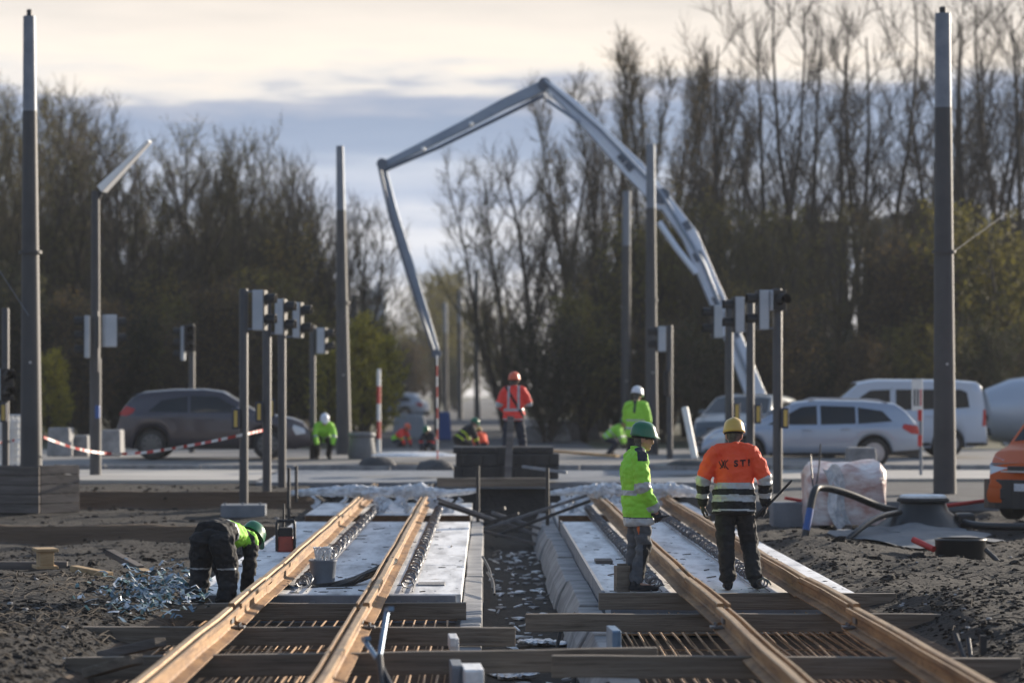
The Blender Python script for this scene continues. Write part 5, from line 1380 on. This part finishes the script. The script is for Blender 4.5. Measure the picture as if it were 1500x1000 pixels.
# clamps with blue handles by the second rail
for (a,c,e,lb) in (((567,893),(556,960),(560,1010),'blue-handled clamp upright beside the second rail, right one'),((533,936),(553,965),(575,1010),'blue-handled clamp leaning beside the second rail, left one')):
    t=MB();t.tube([at(*a,19.6),at(*c,19.2)],.018,8,m=1);t.tube([at(*c,19.2),at(*e,18.9)],.022,8,m=0);t.bar(at(*a,19.6),at(a[0]+6,a[1]-2,19.5),.04,.03,m=1)
    tag(t.build('hand_clamp',['darksteel','bluetool'],smooth=True),lb,'clamp')
b=MB();b.tube([at(1400,930,22.2),at(1412,965,22)],.025,8);b.tube([at(1418,935,22.2),at(1422,968,22)],.02,8);b.bar(at(1440,930,22),at(1440,985,22),.05,.05);tag(b.build('hand_clamp','darksteel',smooth=True),'dark clamp and bars standing right of the rightmost rail','clamp')
# blocks on the slabs
for px,py,Y,w_,lb,m_ in ((884,821,33.4,.2,'small dark board lying on the right slab left of the lime-jacketed worker','oldwood'),(632,856,29.6,.28,'small grey board lying on the slab right of the second rail','concrete')):
    b=MB();b.box(at(px,py,Y),(w_,.45,.035));tag(b.build('board',m_,bevel=.004),lb,'board')
b=MB();b.box((0,0,.13),(.14,.10,.26),rz=.3);b.box((.005,.02,.265),(.10,.05,.03),rz=.3);o=b.build('wooden_block','timber',bevel=.006);o.location=at(911,866,28.5);tag(o,'upright wooden block at the feet of the lime-jacketed worker','block')
b=MB();b.bar(at(1000,782,39.5),at(1052,779,39.6),.12,.03);tag(b.build('board','black'),'dark strip lying on the slab between the two right-hand workers','board')
# H-shaped wood piece and scrap boards left
t=MB();p=at(66,832,34);t.box(p+V(0,0,.02),(.26,.4,.035),rz=.3);t.box(p+V(0,0,.12),(.16,.36,.18),rz=.3);t.box(p+V(0,0,.225),(.26,.42,.035),rz=.3);tag(t.build('wood_girder_piece','wood',bevel=.005),'short yellow wooden girder offcut lying on the left soil','girder')
b=MB();b.box(at(45,828,35),(.9,.1,.1),rz=.02);tag(b.build('timber_offcut','oldwood'),'dark timber under the yellow girder offcut','timber')
for i,(x0,y0,x1,y1,Y,m_,lb) in enumerate(((160,808,205,832,34,'oldwood','dark squared timber offcut lying slanted behind the blue foil scraps'),(108,832,160,842,33,'wood','pale plank end on the soil left of the blue foil scraps'),(205,836,222,842,33,'wood','small pale wood chip beside the blue foil scraps'),(150,960,235,940,21.5,'oldwood','grey board under the timbers at the left pit'),(130,985,200,965,20.4,'timber','brown plank under the nearest timber at the left pit'))):
    b=MB();b.bar(at(x0,y0,Y),at(x1,y1,Y-.4),.12,.07);tag(b.build('wood_offcut' if m_!='slab' else 'kerb_piece',m_,bevel=.006),lb,'offcut')
# foil scraps
rnd=random.Random(21);b=MB()
for i in range(620):
    px=rnd.gauss(232,42);py=rnd.gauss(868,17);px=min(max(px,110),300);Y=ZC*F/(py-HY)*.97
    p=at(px,py,Y);p.z=max(p.z,gz(p.x,p.y)+.015)+rnd.uniform(0,.05)
    l=rnd.uniform(.03,.20)*rnd.uniform(.6,1);w_=rnd.uniform(.005,.024);a=rnd.uniform(0,6.28);d=V(math.cos(a),math.sin(a)*.8,rnd.uniform(-.25,.45)).normalized();s_=d.cross(V(rnd.uniform(-.5,.5),rnd.uniform(-.5,.5),1)).normalized()*w_
    q=p+d*l*.5+V(0,0,rnd.uniform(0,.04));e=p+d*l
    b.add([p-s_,p+s_,q+s_,q-s_,e+s_*.7,e-s_*.7],[(0,1,2,3),(3,2,4,5)],rnd.choice((0,0,0,1,1,2)))
tag(b.build('foil_scraps',['bluefoil','tealfoil','film']),kind='stuff')
# ditch litter
rnd=random.Random(31);b=MB()
for i in range(230):
    y=rnd.uniform(15,44);x=rnd.uniform(.02,.8);p=V(x,y,gz(x,y)+.02);s_=rnd.uniform(.012,.06)
    if rnd.random()<.6: b.blob(p,(s_*1.4,s_,s_*.35),i,rnd.choice((0,1,1)),6,3,.4)
    else:
        a=rnd.uniform(0,6.28);b.bar(p,p+V(math.cos(a)*s_*3,math.sin(a)*s_*3,rnd.uniform(0,.04)),.02,.015,m=rnd.choice((0,1,2)))
for i in range(46):
    p=at(rnd.uniform(705,870),rnd.uniform(968,1000),19.6);p.z=gz(p.x,p.y)+rnd.uniform(.02,.2);a=rnd.uniform(-.5,.5);l=rnd.uniform(.1,.35)
    b.bar(p,p+V(l*math.cos(a),l*math.sin(a),rnd.uniform(-.05,.06)),.04,.02,m=rnd.choice((0,2,2,3)))
tag(b.build('debris',['concrete','slab','film','black'],smooth=False),kind='stuff')
for px,py,Y,lb in ((745,901,24.6,'crumpled white film lying in the ditch near the middle timbers'),(795,862,27.6,'pale cement spill on the ditch floor below the green-helmeted worker')):
    b=MB();p=at(px,py,Y);p.z=gz(p.x,p.y)+.03
    for i in range(7): b.blob(p+V((i-3)*.06,rnd.uniform(-.1,.1),rnd.uniform(0,.02)),(.06,.14,.025),i,0,7,4,.4)
    tag(b.build('film_scrap','film',smooth=True),lb,'scrap')
for i,(a,c) in enumerate((((707,815),(722,862)),((714,838),(724,870)))):
    P=[at(a[0],a[1],33-i*2),at((a[0]+c[0])/2+3,(a[1]+c[1])/2-3,32-i*2),at(c[0],c[1],31-i*2)];b=MB();b.tube(smoothpath(P,5),.014,6);tag(b.build('cable','black',smooth=True),'black cable end hanging from the left kerb into the ditch','cable','cable ends hanging into the ditch')
for i,(a,c) in enumerate((((822,862),(800,815)),((870,925),(818,890)))):
    pass
for i,(x,y) in enumerate(((.83,23.4),(.80,27.2),(.84,20.6))):
    b=MB();b.tube(smoothpath([(x-.12,y-.1,-.45),(x-.06,y,-.2),(x+.06,y+.15,-.13)],5),.018,6);tag(b.build('cable','black',smooth=True),'black cable climbing out of the ditch over the right kerb','cable','cables over the right kerb')
# clods and stones on the soil
rnd=random.Random(41);b=MB()
def clods(n,x0,x1,y0,y1,smax):
    for i in range(n):
        y=y0+(y1-y0)*rnd.random()**1.3;x=rnd.uniform(x0,x1)
        s_=smax*rnd.random()**2.5*.8+.010
        b.blob((x,y,gz(x,y)+s_*.1),(s_,s_*rnd.uniform(.7,1.2),s_*rnd.uniform(.4,.7)),i,0 if rnd.random()<.985 else 1,6,4,.38)
clods(4200,-7,-3.05,17,45,.036);clods(90,-6.5,-3.1,18,42,.11);clods(3000,-5,-3.05,17,27,.035);clods(4200,3.75,7.6,17,40,.032);clods(2600,3.75,6,17,27,.03);clods(130,3.75,7.4,18,40,.11);clods(500,4,9,38,46,.05);clods(250,-8,-3,45.5,54,.06)
tag(b.build('clods',['soil','concrete'],smooth=False),kind='stuff')
# roots, straw and thin sticks lying on the near soil
b=MB()
for i in range(900):
    sd=rnd.random()<.85;y=rnd.uniform(16.5,33);x=rnd.uniform(-5.5,-3.05) if sd else rnd.uniform(3.8,6.8)
    a=rnd.gauss(1.1 if sd else 1.9,.5);l=rnd.uniform(.08,.4);p=V(x,y,gz(x,y)+.02);q=p+V(math.cos(a)*l,math.sin(a)*l,0);q.z=gz(q.x,q.y)+.02;mdl=(p+q)/2+V(0,0,rnd.uniform(.01,.05))
    b.tube([p,mdl,q],rnd.uniform(.002,.007),3)
tag(b.build('litter','bark'),kind='stuff')

# geotextile draped over the slope below the manhole
b=MB();nu,nv=26,14
for v in range(nv):
    for u in range(nu):
        x=lerp(4.95,7.0,u/(nu-1))+.12*math.sin(v*1.1+.4*u);y=lerp(37.6,41.0,v/(nv-1))+.15*math.sin(u*.9)
        z=gz(x,y)+.035+.20*math.exp(-((x-6.25)/.75)**2-((y-41.2)/1.5)**2)+.02*noise.noise(Vector((x*3,y*2,1)))
        b.v.append((x,y,z))
for v in range(nv-1):
    for u in range(nu-1): a=v*nu+u;b.f.append((a,a+1,a+nu+1,a+nu));b.m.append(0)
tag(b.build('geotextile_sheet','tarp',smooth=True),'blue grey geotextile sheet draped on the soil in front of the manhole chamber','sheet')

# mortar crumbs and dirt on the slabs
rnd=random.Random(61);b=MB()
for i in range(260):
    x0,x1=((LX0,LX1),(RX0,RX1))[i%2];y=28.3+rnd.random()**1.4*15.5;x=rnd.uniform(x0+.05,x1-.05);s_=rnd.uniform(.006,.028)
    b.blob((x,y,.002),(s_*rnd.uniform(1,2.2),s_*rnd.uniform(1,2.5),s_*.35),i,rnd.choice((0,1,1)),6,3,.4)
for i in range(40):
    x0,x1=((LX0,LX1),(RX0,RX1))[i%2];y=28.4+rnd.random()**1.4*14;x=rnd.uniform(x0+.1,x1-.2);a=rnd.uniform(0,3.14);l=rnd.uniform(.06,.3)
    b.bar((x,y,.008),(x+math.cos(a)*l,y+math.sin(a)*l,.012),.012,.010,m=rnd.choice((0,2)))
tag(b.build('dirt',['soil','concrete','bark']),kind='stuff')

# clutter on the far side of the crossing
for i,(px,py,Y,m_,lb,d) in enumerate(((600,655,95,'siggrey','grey plastic barrier block far away on the street, left of the hose',(1.2,.5,.8)),(648,655,92,'blue','small blue box far away on the street beside the hose',(.6,.5,.9)),(800,655,88,'concrete','pale block on the ground beyond the crossing right of the red-jacketed worker',(1.6,.8,.5)),(840,652,92,'oldwood','brown pile of boards beyond the crossing below the bare tree',(1.8,1.,.6)))):
    b=MB();b.prism([(-d[0]/2,0,0),(d[0]/2,0,0),(d[0]*.42,0,d[2]*.8),(d[0]*.38,0,d[2]),(-d[0]*.38,0,d[2]),(-d[0]*.42,0,d[2]*.8)],(0,d[1],0))
    o=b.build('site_box' if m_ not in('concrete','oldwood') else 'site_block',m_,bevel=.03);p=at(px,py,Y);o.location=(p.x,Y,.5);tag(o,lb,'box')
# ------------------------------------------------------------------ the air of the place
b=MB();b.box((0,318,14.5),(420,680,34))
hz=b.build('haze','white');hz.data.materials.clear()
hm=bpy.data.materials.new('haze');hm.use_nodes=True;n_=hm.node_tree.nodes
n_.remove(n_['Principled BSDF']);pv=n_.new('ShaderNodeVolumePrincipled')
pv.inputs['Color'].default_value=(.86,.90,.97,1);pv.inputs['Density'].default_value=.00032;pv.inputs['Anisotropy'].default_value=.0
hm.node_tree.links.new(pv.outputs[0],n_['Material Output'].inputs['Volume'])
hz.data.materials.append(hm);tag(hz,kind='stuff')
